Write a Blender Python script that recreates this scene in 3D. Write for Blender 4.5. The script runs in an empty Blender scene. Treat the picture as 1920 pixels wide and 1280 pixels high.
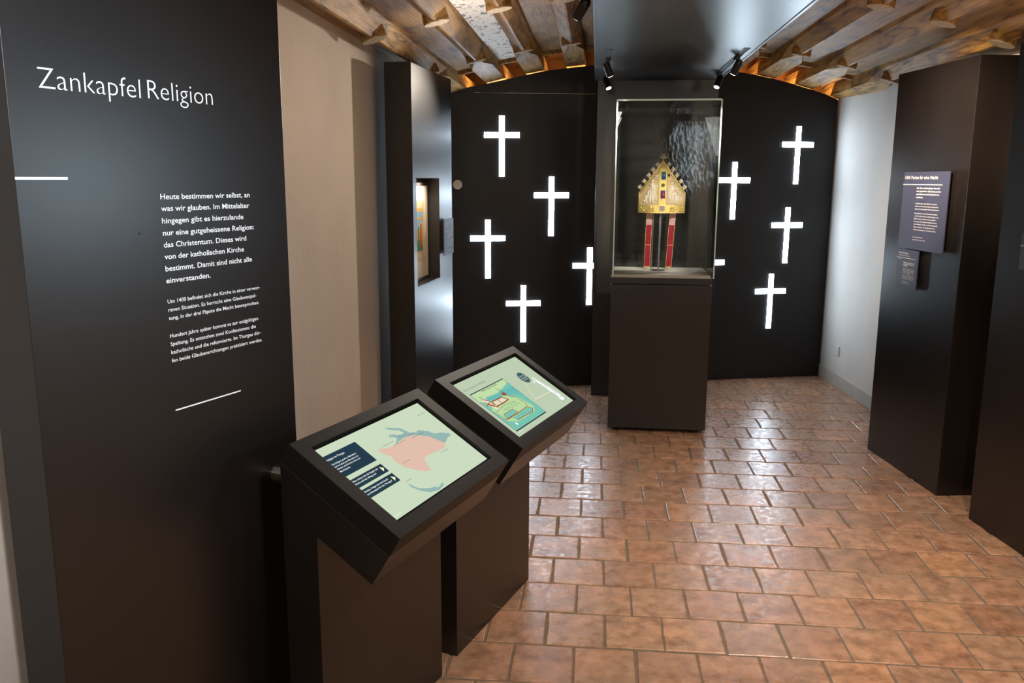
import bpy, bmesh, math, random
from mathutils import Vector, Matrix
random.seed(7)
SC = bpy.context.scene
COL = SC.collection
R = math.radians
PI = math.pi

# ---------------------------------------------------------------- camera
F_PX = 1604.0
pitch = math.atan(305.0 / F_PX)
yaw = math.atan(158.0 * math.cos(pitch) / F_PX)
roll = 0.0042
fw_ = Vector((-math.sin(yaw) * math.cos(pitch), math.cos(yaw) * math.cos(pitch), -math.sin(pitch)))
rt_ = Vector((math.cos(yaw), math.sin(yaw), 0))
up_ = rt_.cross(fw_)
r2 = rt_ * math.cos(roll) + up_ * math.sin(roll)
u2 = -rt_ * math.sin(roll) + up_ * math.cos(roll)
cam = bpy.data.cameras.new('camera')
cam.sensor_fit = 'HORIZONTAL'
cam.sensor_width = 36.0
cam.lens = 36.0 * F_PX / 1920.0
cam.clip_start = 0.05
camo = bpy.data.objects.new('camera', cam)
COL.objects.link(camo)
m = Matrix((r2, u2, -fw_)).transposed().to_4x4()
m.translation = Vector((0, 0, 1.65))
camo.matrix_world = m
SC.camera = camo

# ---------------------------------------------------------------- world, exposure
w = bpy.data.worlds.new('world')
SC.world = w
w.use_nodes = True
w.node_tree.nodes['Background'].inputs[0].default_value = (0.9, 0.92, 1.0, 1)
w.node_tree.nodes['Background'].inputs[1].default_value = 0.15
SC.view_settings.view_transform = 'Standard'
SC.view_settings.look = 'None'
SC.view_settings.gamma = 1.0
SC.view_settings.exposure = 0.0
SC.view_settings.use_curve_mapping = False
SC.cycles.use_denoising = True
SC.cycles.max_bounces = 8
SC.cycles.transparent_max_bounces = 16
SC.cycles.caustics_reflective = False
SC.cycles.caustics_refractive = False
SC.cycles.sample_clamp_indirect = 6.0


def spot(name, loc, target, power, color=(1, 0.86, 0.7), angle=60, blend=0.6, radius=0.04):
    l = bpy.data.lights.new(name, 'SPOT')
    l.energy = power; l.color = color; l.spot_size = R(angle); l.spot_blend = blend; l.shadow_soft_size = radius
    o = bpy.data.objects.new(name, l); COL.objects.link(o)
    o.location = loc
    o.rotation_euler = (Vector(target) - Vector(loc)).to_track_quat('-Z', 'Y').to_euler()
    return o


def area(name, loc, target, power, sx, sy, color=(1, 0.86, 0.7)):
    l = bpy.data.lights.new(name, 'AREA')
    l.energy = power; l.color = color; l.shape = 'RECTANGLE'; l.size = sx; l.size_y = sy
    o = bpy.data.objects.new(name, l); COL.objects.link(o)
    o.location = loc
    o.rotation_euler = (Vector(target) - Vector(loc)).to_track_quat('-Z', 'Y').to_euler()
    return o


WARM = (1.0, 0.80, 0.60)
NEUT = (1.0, 0.92, 0.84)
COOL = (0.80, 0.90, 1.0)
# unseen lamps of the room; the area lamps are added as general fill
area('room_fill', (-0.45, -0.5, 2.25), (0.3, 1.2, 0), 26, 0.8, 0.8, NEUT)
area('room_fill', (2.1, 0.3, 2.2), (0.6, 2.6, 0.6), 24, 0.5, 0.8, NEUT)
spot('floor_spot_near', (1.1, 1.6, 2.3), (1.0, 2.5, 0), 210, WARM, 110, 0.9, 0.05)
spot('floor_spot_mid', (1.2, 3.3, 2.3), (0.75, 4.2, 0), 130, WARM, 90, 0.8, 0.04)
spot('text_panel_spot', (0.5, 1.0, 2.24), (-0.95, 1.7, 1.55), 150, COOL, 60, 1.0, 0.05)
spot('text_panel_sheen_fill', (1.98, 2.52, 1.62), (-1.05, 1.58, 1.5), 52, (0.66, 0.86, 1.0), 40, 1.0, 0.12)  # unseen lamp added to put the cool sheen on the text panel
spot('left_wall_spot', (0.3, 2.6, 2.28), (-1.22, 3.6, 1.2), 40, WARM, 80, 0.9, 0.03)
spot('left_wall_track_spot', (0.06, 5.85, 2.32), (-1.22, 3.5, 1.3), 100, (1.0, 0.87, 0.74), 56, 0.5, 0.03)
spot('left_wall_low_fill', (-0.75, -0.6, 2.2), (-1.22, 1.1, 0.5), 30, NEUT, 70, 0.9, 0.04)  # added to brighten the low strip of left wall beside the text panel
spot('right_sign_spot', (0.95, 4.0, 2.30), (1.8, 4.78, 1.85), 360, WARM, 56, 1.0, 0.03)
spot('right_wall_spot', (1.1, 5.2, 2.35), (1.98, 6.6, 0.6), 25, NEUT, 90, 0.8, 0.03)
spot('case_spot_front', (0.78, 3.9, 2.30), (0.43, 5.75, 1.40), 220, NEUT, 20, 0.8, 0.015)
spot('ceiling_uplight', (-0.55, 4.1, 1.9), (-0.62, 4.5, 2.5), 26, NEUT, 90, 1.0, 0.05)
spot('ceiling_fill_right', (1.4, 3.0, 1.4), (1.6, 4.6, 2.45), 45, (1.0, 0.72, 0.45), 120, 1.0, 0.08)  # added uplight without a fixture, washes the right-hand beams
spot('ceiling_fill_left', (-0.2, 2.8, 1.4), (-0.3, 4.6, 2.5), 26, (1.0, 0.78, 0.55), 120, 1.0, 0.08)  # added uplight without a fixture, washes the left-hand beams
spot('stone_wall_fill', (1.75, -1.45, 2.3), (1.1, -2.2, 2.05), 420, COOL, 60, 0.5, 0.05)  # added lamp, makes the stone bright enough to mirror in the case glass
ORANGE = (1.0, 0.62, 0.28)
for q in range(5):
    area('cove_strip', (-0.95 + 0.2 * q, 6.96 - (0.8 - 0.2 * q) * 0.185 + 0.0, 2.26), (-0.95 + 0.2 * q, 7.06 - (0.8 - 0.2 * q) * 0.185, 2.9), 3.6, 0.19, 0.03, ORANGE)
for q in range(4):
    area('cove_strip', (1.05 + 0.2 * q, 7.24 + 0.2 * q * 0.285, 2.24), (1.05 + 0.2 * q, 7.34 + 0.2 * q * 0.285, 2.9), 3.6, 0.19, 0.03, ORANGE)


# ---------------------------------------------------------------- materials
def srgb(r, g, b):
    f = lambda c: (c / 255.0 / 12.92) if c / 255.0 <= 0.04045 else ((c / 255.0 + 0.055) / 1.055) ** 2.4
    return (f(r), f(g), f(b), 1.0)


def new_mat(name):
    mt = bpy.data.materials.new(name); mt.use_nodes = True
    nt = mt.node_tree
    return mt, nt, nt.nodes['Principled BSDF']


def N(nt, t, **kw):
    n = nt.nodes.new(t)
    for k, v in kw.items():
        setattr(n, k, v)
    return n


def mat(name, col, rough=0.5, metal=0.0, spec=0.5, noise=0.0, scale=20.0, bump=0.0, bscale=80.0, coat=0.0, stretch=None, emit=None, estr=0.0):
    mt, nt, b = new_mat(name)
    b.inputs['Base Color'].default_value = col
    b.inputs['Roughness'].default_value = rough
    b.inputs['Metallic'].default_value = metal
    b.inputs['Specular IOR Level'].default_value = spec
    b.inputs['Coat Weight'].default_value = coat
    if emit:
        b.inputs['Emission Color'].default_value = emit
        b.inputs['Emission Strength'].default_value = estr
    tc = N(nt, 'ShaderNodeTexCoord'); mp = N(nt, 'ShaderNodeMapping')
    nt.links.new(tc.outputs['Object'], mp.inputs[0])
    if stretch: mp.inputs['Scale'].default_value = stretch
    if noise > 0:
        n = N(nt, 'ShaderNodeTexNoise'); n.inputs['Scale'].default_value = scale; n.inputs['Detail'].default_value = 6
        nt.links.new(mp.outputs[0], n.inputs['Vector'])
        r = N(nt, 'ShaderNodeValToRGB')
        r.color_ramp.elements[0].position = 0.3; r.color_ramp.elements[1].position = 0.7
        r.color_ramp.elements[0].color = tuple(c * (1 - noise) for c in col[:3]) + (1,)
        r.color_ramp.elements[1].color = tuple(min(1, c * (1 + noise)) for c in col[:3]) + (1,)
        nt.links.new(n.outputs['Fac'], r.inputs[0]); nt.links.new(r.outputs[0], b.inputs['Base Color'])
    if bump > 0:
        n2 = N(nt, 'ShaderNodeTexNoise'); n2.inputs['Scale'].default_value = bscale; n2.inputs['Detail'].default_value = 8
        nt.links.new(mp.outputs[0], n2.inputs['Vector'])
        bp = N(nt, 'ShaderNodeBump'); bp.inputs['Strength'].default_value = bump; bp.inputs['Distance'].default_value = 0.01
        nt.links.new(n2.outputs['Fac'], bp.inputs['Height']); nt.links.new(bp.outputs[0], b.inputs['Normal'])
    return mt


def emis(name, col, strength):
    mt = bpy.data.materials.new(name); mt.use_nodes = True
    nt = mt.node_tree; nt.nodes.clear()
    e = N(nt, 'ShaderNodeEmission'); e.inputs[0].default_value = col; e.inputs[1].default_value = strength
    o = N(nt, 'ShaderNodeOutputMaterial'); nt.links.new(e.outputs[0], o.inputs[0])
    return mt


def glass_mat(name, tint=(0.97, 0.985, 0.98, 1), boost=1.0, rough=0.0):
    mt = bpy.data.materials.new(name); mt.use_nodes = True
    nt = mt.node_tree; nt.nodes.clear()
    t = N(nt, 'ShaderNodeBsdfTransparent'); t.inputs[0].default_value = tint
    g = N(nt, 'ShaderNodeBsdfGlossy'); g.inputs['Roughness'].default_value = rough
    fr = N(nt, 'ShaderNodeFresnel'); fr.inputs['IOR'].default_value = 1.5
    mx = N(nt, 'ShaderNodeMixShader'); o = N(nt, 'ShaderNodeOutputMaterial')
    nt.links.new(fr.outputs[0], mx.inputs[0]); nt.links.new(t.outputs[0], mx.inputs[1]); nt.links.new(g.outputs[0], mx.inputs[2])
    nt.links.new(mx.outputs[0], o.inputs[0])
    return mt


def wood_mat(name, c1, c2, c3, axis='Y', scale=1.0, rough=0.6, flakes=False, rings=10.0):
    mt, nt, b = new_mat(name)
    b.inputs['Roughness'].default_value = rough
    tc = N(nt, 'ShaderNodeTexCoord'); mp = N(nt, 'ShaderNodeMapping'); oi = N(nt, 'ShaderNodeObjectInfo')
    s = {'Y': (1, 0.09, 1), 'X': (0.12, 1, 1)}[axis]
    mp.inputs['Scale'].default_value = tuple(q * scale for q in s)
    nt.links.new(tc.outputs['Object'], mp.inputs[0])
    cb = N(nt, 'ShaderNodeCombineXYZ'); ml = N(nt, 'ShaderNodeMath', operation='MULTIPLY'); ml.inputs[1].default_value = 30
    nt.links.new(oi.outputs['Random'], ml.inputs[0]); nt.links.new(ml.outputs[0], cb.inputs[0]); nt.links.new(ml.outputs[0], cb.inputs[2])
    nt.links.new(cb.outputs[0], mp.inputs['Location'])
    n = N(nt, 'ShaderNodeTexNoise'); n.inputs['Scale'].default_value = 9; n.inputs['Detail'].default_value = 3
    n.inputs['Distortion'].default_value = 0.25
    nt.links.new(mp.outputs[0], n.inputs['Vector'])
    mu = N(nt, 'ShaderNodeMath', operation='MULTIPLY'); mu.inputs[1].default_value = rings
    nt.links.new(n.outputs['Fac'], mu.inputs[0])
    fr = N(nt, 'ShaderNodeMath', operation='PINGPONG'); fr.inputs[1].default_value = 0.5
    nt.links.new(mu.outputs[0], fr.inputs[0])
    r = N(nt, 'ShaderNodeValToRGB')
    r.color_ramp.elements[0].position = 0.0; r.color_ramp.elements[0].color = c3
    r.color_ramp.elements[1].position = 0.5; r.color_ramp.elements[1].color = c1
    e = r.color_ramp.elements.new(0.15); e.color = c2
    nt.links.new(fr.outputs[0], r.inputs[0])
    # fine fibre and dark knots / stains
    n2 = N(nt, 'ShaderNodeTexNoise'); n2.inputs['Scale'].default_value = 60; n2.inputs['Detail'].default_value = 5
    nt.links.new(mp.outputs[0], n2.inputs['Vector'])
    n3 = N(nt, 'ShaderNodeTexNoise'); n3.inputs['Scale'].default_value = 7; n3.inputs['Detail'].default_value = 5
    mp3 = N(nt, 'ShaderNodeMapping'); mp3.inputs['Scale'].default_value = (1.3, 0.6, 1.3) if axis == 'Y' else (0.6, 1.3, 1.3)
    nt.links.new(tc.outputs['Object'], mp3.inputs[0]); nt.links.new(cb.outputs[0], mp3.inputs['Location'])
    nt.links.new(mp3.outputs[0], n3.inputs['Vector'])
    r3 = N(nt, 'ShaderNodeValToRGB'); r3.color_ramp.elements[0].position = 0.30; r3.color_ramp.elements[0].color = (0.25, 0.2, 0.16, 1)
    r3.color_ramp.elements[1].position = 0.46; r3.color_ramp.elements[1].color = (1, 1, 1, 1)
    nt.links.new(n3.outputs['Fac'], r3.inputs[0])
    m1 = N(nt, 'ShaderNodeMix', data_type='RGBA', blend_type='MULTIPLY'); m1.inputs[0].default_value = 0.85
    nt.links.new(r.outputs[0], m1.inputs[6]); nt.links.new(r3.outputs[0], m1.inputs[7])
    r2_ = N(nt, 'ShaderNodeValToRGB'); r2_.color_ramp.elements[0].position = 0.3; r2_.color_ramp.elements[0].color = (0.6, 0.55, 0.5, 1)
    r2_.color_ramp.elements[1].position = 0.6; r2_.color_ramp.elements[1].color = (1, 1, 1, 1)
    nt.links.new(n2.outputs['Fac'], r2_.inputs[0])
    m2 = N(nt, 'ShaderNodeMix', data_type='RGBA', blend_type='MULTIPLY'); m2.inputs[0].default_value = 0.6
    nt.links.new(m1.outputs[2], m2.inputs[6]); nt.links.new(r2_.outputs[0], m2.inputs[7])
    last = m2.outputs[2]
    if flakes:
        v = N(nt, 'ShaderNodeTexNoise'); v.inputs['Scale'].default_value = 22; v.inputs['Detail'].default_value = 5; v.inputs['Distortion'].default_value = 1.5
        mp4 = N(nt, 'ShaderNodeMapping'); mp4.inputs['Scale'].default_value = (1, 0.7, 1)
        nt.links.new(tc.outputs['Object'], mp4.inputs[0]); nt.links.new(mp4.outputs[0], v.inputs['Vector'])
        rv = N(nt, 'ShaderNodeValToRGB'); rv.color_ramp.elements[0].position = 0.39; rv.color_ramp.elements[0].color = (0, 0, 0, 1)
        rv.color_ramp.elements[1].position = 0.43; rv.color_ramp.elements[1].color = (1, 1, 1, 1)
        nt.links.new(v.outputs['Fac'], rv.inputs[0])
        m3 = N(nt, 'ShaderNodeMix', data_type='RGBA'); m3.inputs[7].default_value = srgb(214, 204, 188)
        nt.links.new(rv.outputs[0], m3.inputs[0]); nt.links.new(last, m3.inputs[6]); last = m3.outputs[2]
    nt.links.new(last, b.inputs['Base Color'])
    bp = N(nt, 'ShaderNodeBump'); bp.inputs['Strength'].default_value = 0.5; bp.inputs['Distance'].default_value = 0.006
    nt.links.new(n2.outputs['Fac'], bp.inputs['Height']); nt.links.new(bp.outputs[0], b.inputs['Normal'])
    return mt


def tile_mat():
    mt, nt, b = new_mat('terracotta')
    tc = N(nt, 'ShaderNodeTexCoord'); oi = N(nt, 'ShaderNodeObjectInfo'); geo = N(nt, 'ShaderNodeNewGeometry')
    r = N(nt, 'ShaderNodeValToRGB'); cr = r.color_ramp
    cols = [(0.0, srgb(176, 136, 112)), (0.25, srgb(166, 128, 106)), (0.5, srgb(184, 142, 112)), (0.75, srgb(172, 138, 116)), (1.0, srgb(158, 120, 98))]
    cr.elements[0].color = cols[0][1]; cr.elements[1].color = cols[-1][1]
    for p, c in cols[1:-1]:
        e = cr.elements.new(p); e.color = c
    nt.links.new(oi.outputs['Random'], r.inputs[0])
    n = N(nt, 'ShaderNodeTexNoise'); n.inputs['Scale'].default_value = 14; n.inputs['Detail'].default_value = 8; n.inputs['Roughness'].default_value = 0.65
    nt.links.new(geo.outputs['Position'], n.inputs['Vector'])
    r2_ = N(nt, 'ShaderNodeValToRGB'); r2_.color_ramp.elements[0].position = 0.33; r2_.color_ramp.elements[0].color = (0.5, 0.46, 0.42, 1)
    r2_.color_ramp.elements[1].position = 0.62; r2_.color_ramp.elements[1].color = (1.12, 1.1, 1.08, 1)
    nt.links.new(n.outputs['Fac'], r2_.inputs[0])
    mx = N(nt, 'ShaderNodeMix', data_type='RGBA', blend_type='MULTIPLY'); mx.inputs[0].default_value = 1
    nt.links.new(r.outputs[0], mx.inputs[6]); nt.links.new(r2_.outputs[0], mx.inputs[7])
    # grey cement bloom
    n4 = N(nt, 'ShaderNodeTexNoise'); n4.inputs['Scale'].default_value = 3.0; n4.inputs['Detail'].default_value = 4
    nt.links.new(geo.outputs['Position'], n4.inputs['Vector'])
    r4 = N(nt, 'ShaderNodeValToRGB'); r4.color_ramp.elements[0].position = 0.45; r4.color_ramp.elements[0].color = (0, 0, 0, 1)
    r4.color_ramp.elements[1].position = 0.75; r4.color_ramp.elements[1].color = (0.6, 0.6, 0.6, 1)
    nt.links.new(n4.outputs['Fac'], r4.inputs[0])
    m4 = N(nt, 'ShaderNodeMix', data_type='RGBA'); m4.inputs[7].default_value = srgb(140, 122, 104)
    nt.links.new(r4.outputs[0], m4.inputs[0]); nt.links.new(mx.outputs[2], m4.inputs[6])
    nt.links.new(m4.outputs[2], b.inputs['Base Color'])
    n3 = N(nt, 'ShaderNodeTexNoise'); n3.inputs['Scale'].default_value = 30; n3.inputs['Detail'].default_value = 6
    nt.links.new(geo.outputs['Position'], n3.inputs['Vector'])
    mr = N(nt, 'ShaderNodeMapRange'); mr.inputs[1].default_value = 0.35; mr.inputs[2].default_value = 0.7; mr.inputs[3].default_value = 0.2; mr.inputs[4].default_value = 0.45
    nt.links.new(n3.outputs['Fac'], mr.inputs[0]); nt.links.new(mr.outputs[0], b.inputs['Roughness'])
    bp = N(nt, 'ShaderNodeBump'); bp.inputs['Strength'].default_value = 0.35; bp.inputs['Distance'].default_value = 0.004
    nt.links.new(n.outputs['Fac'], bp.inputs['Height']); nt.links.new(bp.outputs[0], b.inputs['Normal'])
    return mt


M = {}
M['black'] = mat('black_lacquered_board', srgb(24, 19, 17), 0.33, spec=0.55, noise=0.12, scale=3, bump=0.03, bscale=400)
M['black_wall'] = mat('black_wall_board', srgb(21, 19, 19), 0.5, spec=0.4, noise=0.12, scale=3)
M['canopy'] = mat('black_satin_canopy', srgb(24, 25, 28), 0.36, spec=0.8, noise=0.15, scale=5, bump=0.02, bscale=30)
M['bezel'] = mat('black_bezel', srgb(22, 19, 17), 0.5, spec=0.22)
M['blackmetal'] = mat('black_metal', srgb(22, 22, 24), 0.35, metal=0.4)
M['steel'] = mat('brushed_steel', srgb(170, 160, 150), 0.32, metal=1.0)
M['plaster'] = mat('beige_plaster', srgb(190, 178, 166), 0.85, noise=0.05, scale=3, bump=0.25, bscale=18)
M['plaster_grey'] = mat('grey_plaster', srgb(200, 196, 190), 0.8, noise=0.04, scale=3, bump=0.08, bscale=20)
M['skirting'] = mat('grey_skirting', srgb(176, 172, 166), 0.7, noise=0.05, scale=6)
M['grout'] = mat('cement_grout', srgb(112, 98, 84), 0.85, noise=0.15, scale=30, bump=0.3, bscale=150)
M['tile'] = tile_mat()
M['white_print'] = mat('white_print', srgb(240, 240, 240), 0.6)
M['sign'] = mat('slate_blue_sign', srgb(58, 61, 84), 0.45, spec=0.4)
M['cream'] = mat('cream_plastic', srgb(214, 204, 190), 0.4)
M['white_plastic'] = mat('white_plastic', srgb(205, 200, 192), 0.4)
M['dark'] = mat('dark_hole', srgb(20, 18, 17), 0.7)
M['wood'] = wood_mat('old_beam_wood', srgb(160, 122, 68), srgb(144, 106, 56), srgb(104, 74, 38), rings=7)
M['wood_orange'] = wood_mat('warm_beam_wood', srgb(184, 144, 80), srgb(164, 124, 64), srgb(100, 72, 36), rings=6)
M['board'] = wood_mat('old_board_wood', srgb(152, 116, 62), srgb(144, 108, 56), srgb(120, 88, 44), rings=4)
M['board_flaky'] = wood_mat('painted_flaky_board', srgb(110, 88, 64), srgb(90, 70, 50), srgb(60, 46, 34), flakes=True)
M['endgrain'] = mat('pale_end_grain', srgb(172, 156, 132), 0.8, noise=0.45, scale=90, bump=0.6, bscale=160)
M['recess_wood'] = mat('brown_backing', srgb(150, 96, 50), 0.8, noise=0.15, scale=5)
M['glass'] = glass_mat('clear_glass')
M['glass_edge'] = mat('glass_edge_green', srgb(200, 232, 222), 0.25, spec=0.6)
M['acrylic'] = mat('clear_acrylic', srgb(190, 190, 190), 0.15, spec=0.8)
M['acrylic'].node_tree.nodes['Principled BSDF'].inputs['Transmission Weight'].default_value = 0.75
M['platform'] = mat('cream_platform_cloth', srgb(226, 218, 204), 0.8)
M['gold'] = mat('gold', (0.90, 0.62, 0.20, 1), 0.38, metal=0.75, noise=0.25, scale=120, bump=0.4, bscale=300)
M['goldcloth'] = mat('cloth_of_gold', (0.80, 0.58, 0.27, 1), 0.55, metal=0.3, noise=0.3, scale=150, bump=0.5, bscale=400)
M['pearl'] = mat('pearl', srgb(238, 222, 196), 0.35, spec=0.6, noise=0.1, scale=200, bump=0.4, bscale=500)
M['enamel_blue'] = mat('blue_enamel', srgb(30, 50, 160), 0.2, coat=0.5)
M['enamel_green'] = mat('green_enamel', srgb(40, 110, 70), 0.2, coat=0.5)
M['enamel_purple'] = mat('purple_enamel', srgb(90, 50, 120), 0.2, coat=0.5)
M['enamel_red'] = mat('red_enamel', srgb(150, 50, 40), 0.25, coat=0.5)
M['grey_stone'] = mat('grey_plaque', srgb(150, 140, 130), 0.5, noise=0.3, scale=300)
M['velvet'] = mat('crimson_velvet', srgb(150, 16, 40), 0.8, noise=0.2, scale=40)
M['pink_silk'] = mat('pink_silk', srgb(206, 160, 160), 0.4, noise=0.1, scale=30)
M['mat_card'] = mat('cream_mount_card', srgb(228, 214, 184), 0.8)
M['mat_card2'] = mat('beige_inner_mount', srgb(200, 178, 140), 0.8)
M['frame_dark'] = mat('dark_brown_frame', srgb(48, 40, 34), 0.5)
M['ink_red'] = mat('red_paint', srgb(190, 60, 40), 0.7)
M['ink_green'] = mat('green_paint', srgb(60, 120, 80), 0.7)
M['ink_gold'] = mat('ochre_paint', srgb(196, 150, 70), 0.7)
M['ink_blue'] = mat('blue_paint', srgb(120, 160, 180), 0.7)
M['cross_light'] = emis('lit_cross_diffuser', (0.72, 0.86, 1.0, 1), 44.0)
M['lens'] = emis('lamp_lens', (1, 0.95, 0.9, 1), 8.0)
M['stone'] = mat('rubble_stone', srgb(170, 170, 168), 0.9, noise=0.5, scale=5, bump=0.8, bscale=12)
SCREEN = [('s_bg', (204, 220, 192)), ('s_bg2', (190, 206, 178)), ('s_navy', (38, 60, 74)), ('s_lake', (150, 182, 178)), ('s_pink', (226, 190, 172)),
          ('s_white', (250, 252, 250)), ('s_ink', (90, 110, 104)), ('s_cream', (246, 244, 200)), ('s_sky', (196, 224, 170)), ('s_teal', (120, 196, 176)),
          ('s_hill', (104, 186, 178)), ('s_brick', (160, 84, 52)), ('s_field', (186, 218, 162)), ('s_circle', (70, 100, 98)), ('s_line', (40, 60, 80)), ('s_beige', (224, 222, 192))]
for k, c in SCREEN:
    M[k] = emis('screen_' + k[2:], srgb(*c), 1.0)
M['s_off'] = mat('screen_border', srgb(16, 20, 24), 0.15, spec=0.6)


# ---------------------------------------------------------------- mesh helpers
class MB:
    def __init__(s):
        s.v = []; s.f = []

    def quadbox(s, a, b):
        x0, y0, z0 = a; x1, y1, z1 = b
        i = len(s.v)
        s.v += [(x0, y0, z0), (x1, y0, z0), (x1, y1, z0), (x0, y1, z0), (x0, y0, z1), (x1, y0, z1), (x1, y1, z1), (x0, y1, z1)]
        s.f += [tuple(i + k for k in q) for q in ((0, 3, 2, 1), (4, 5, 6, 7), (0, 1, 5, 4), (1, 2, 6, 5), (2, 3, 7, 6), (3, 0, 4, 7))]
        return s

    def prism(s, poly, axis, a, b):
        """poly: 2-D outline; axis 'x': poly is (y,z); 'y': (x,z); 'z': (x,y)"""
        mk = {'x': lambda p, t: (t, p[0], p[1]), 'y': lambda p, t: (p[0], t, p[1]), 'z': lambda p, t: (p[0], p[1], t)}[axis]
        i = len(s.v); n = len(poly)
        s.v += [mk(p, a) for p in poly] + [mk(p, b) for p in poly]
        s.f.append(tuple(i + k for k in range(n))); s.f.append(tuple(i + n + k for k in reversed(range(n))))
        for k in range(n):
            k2 = (k + 1) % n
            s.f.append((i + k, i + n + k, i + n + k2, i + k2))
        return s

    def loft(s, rings, cap=True):
        i = len(s.v); n = len(rings[0])
        for r in rings: s.v += [tuple(p) for p in r]
        for a in range(len(rings) - 1):
            for k in range(n):
                k2 = (k + 1) % n
                s.f.append((i + a * n + k, i + a * n + k2, i + (a + 1) * n + k2, i + (a + 1) * n + k))
        if cap:
            s.f.append(tuple(i + k for k in reversed(range(n)))); s.f.append(tuple(i + (len(rings) - 1) * n + k for k in range(n)))
        return s

    def tube(s, p0, p1, r0, r1=None, n=16):
        r1 = r0 if r1 is None else r1
        p0 = Vector(p0); p1 = Vector(p1); d = (p1 - p0).normalized()
        a = d.orthogonal().normalized(); b = d.cross(a)
        ring = lambda p, r: [p + a * (r * math.cos(2 * PI * k / n)) + b * (r * math.sin(2 * PI * k / n)) for k in range(n)]
        return s.loft([ring(p0, r0), ring(p1, r1)])

    def ball(s, c, r, n=8, sc=(1, 1, 1)):
        i = len(s.v); m_ = n // 2
        for a in range(m_ + 1):
            th = PI * a / m_
            for k in range(n):
                ph = 2 * PI * k / n
                s.v.append((c[0] + r * sc[0] * math.sin(th) * math.cos(ph), c[1] + r * sc[1] * math.sin(th) * math.sin(ph), c[2] + r * sc[2] * math.cos(th)))
        for a in range(m_):
            for k in range(n):
                k2 = (k + 1) % n
                s.f.append((i + a * n + k, i + (a + 1) * n + k, i + (a + 1) * n + k2, i + a * n + k2))
        return s

    def flat(s, poly, y=-0.0006):
        i = len(s.v); s.v += [(p[0], y, p[1]) for p in poly]; s.f.append(tuple(range(i, i + len(poly)))); return s

    def map(s, fn):
        s.v = [fn(*p) for p in s.v]; return s

    def build(s, name, mt, parent=None, bevel=0, smooth=False):
        me = bpy.data.meshes.new(name)
        me.from_pydata([tuple(p) for p in s.v], [], s.f)
        if len(s.f) > 1:
            bm = bmesh.new(); bm.from_mesh(me)
            bmesh.ops.remove_doubles(bm, verts=bm.verts, dist=1e-6)
            bmesh.ops.recalc_face_normals(bm, faces=bm.faces)
            bm.to_mesh(me); bm.free()
        me.materials.append(M[mt] if isinstance(mt, str) else mt)
        if smooth:
            for p in me.polygons: p.use_smooth = True
        o = bpy.data.objects.new(name, me); COL.objects.link(o)
        if parent: o.parent = parent
        if bevel:
            md = o.modifiers.new('bevel', 'BEVEL'); md.width = bevel; md.segments = 2; md.limit_method = 'ANGLE'
        return o


def thing(name, label, cat, loc=(0, 0, 0), rotz=0.0, group=None):
    o = bpy.data.objects.new(name, None); COL.objects.link(o)
    o.empty_display_size = 0.1
    o.location = loc; o.rotation_euler = (0, 0, rotz)
    o['label'] = label; o['category'] = cat
    if group: o['group'] = group
    return o


def tag(o, label, cat, group=None, kind=None):
    o['label'] = label; o['category'] = cat
    if group: o['group'] = group
    if kind: o['kind'] = kind
    return o


def struct(o):
    o['kind'] = 'structure'; return o


def sempty(name, loc=(0, 0, 0), rotz=0.0):
    o = bpy.data.objects.new(name, None); COL.objects.link(o); o.location = loc; o.rotation_euler = (0, 0, rotz)
    o['kind'] = 'structure'; return o


def box(a, b): return MB().quadbox(a, b)


def text_geo(body, width=None, height=None, offset=0.0, align='LEFT'):
    """flat letters as (verts2d, faces); scaled to a width and to a cap height"""
    cu = bpy.data.curves.new('t', 'FONT'); cu.body = body; cu.size = 1.0; cu.offset = offset; cu.resolution_u = 3
    o = bpy.data.objects.new('t', cu); COL.objects.link(o)
    dg = bpy.context.evaluated_depsgraph_get(); dg.update()
    me = bpy.data.meshes.new_from_object(o.evaluated_get(dg))
    vs = [(v.co.x, v.co.y) for v in me.vertices]; fs = [tuple(p.vertices) for p in me.polygons]
    bpy.data.objects.remove(o); bpy.data.curves.remove(cu); bpy.data.meshes.remove(me)
    x0 = min(v[0] for v in vs); x1 = max(v[0] for v in vs)
    sy = (height or 0.03) / 0.727      # cap height of the built-in face
    sx = width / (x1 - x0) if width else sy
    vs = [((v[0] - x0) * sx, v[1] * sy) for v in vs]
    return vs, fs


def add_text(mb, body, x, z, width=None, height=None, offset=0.0, y=-0.0008):
    vs, fs = text_geo(body, width, height, offset)
    i = len(mb.v)
    mb.v += [(x + a, y, z + b) for a, b in vs]
    mb.f += [tuple(i + k for k in f) for f in fs]
    return mb


def text_lines(name, lines, mt, parent):
    for l in lines: text_obj(name, [l], mt, parent)


def text_obj(name, lines, mt, parent, fn=None):
    mb = MB()
    for l in lines: add_text(mb, *l[0], **l[1])
    if fn: mb.map(fn)
    me = bpy.data.meshes.new(name); me.from_pydata([tuple(p) for p in mb.v], [], mb.f); me.materials.append(M[mt])
    o = bpy.data.objects.new(name, me); COL.objects.link(o); o.parent = parent
    if len(lines) > 1: o['kind'] = 'stuff'
    return o


# ================================================================ SETTING
# ---- floor: mortar bed and single clay tiles
floor_ = struct(box((-1.6, -2.4, -0.08), (3.2, 8.2, -0.004)).build('floor', 'grout'))
TX, TY = 0.2165, 0.241


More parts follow.
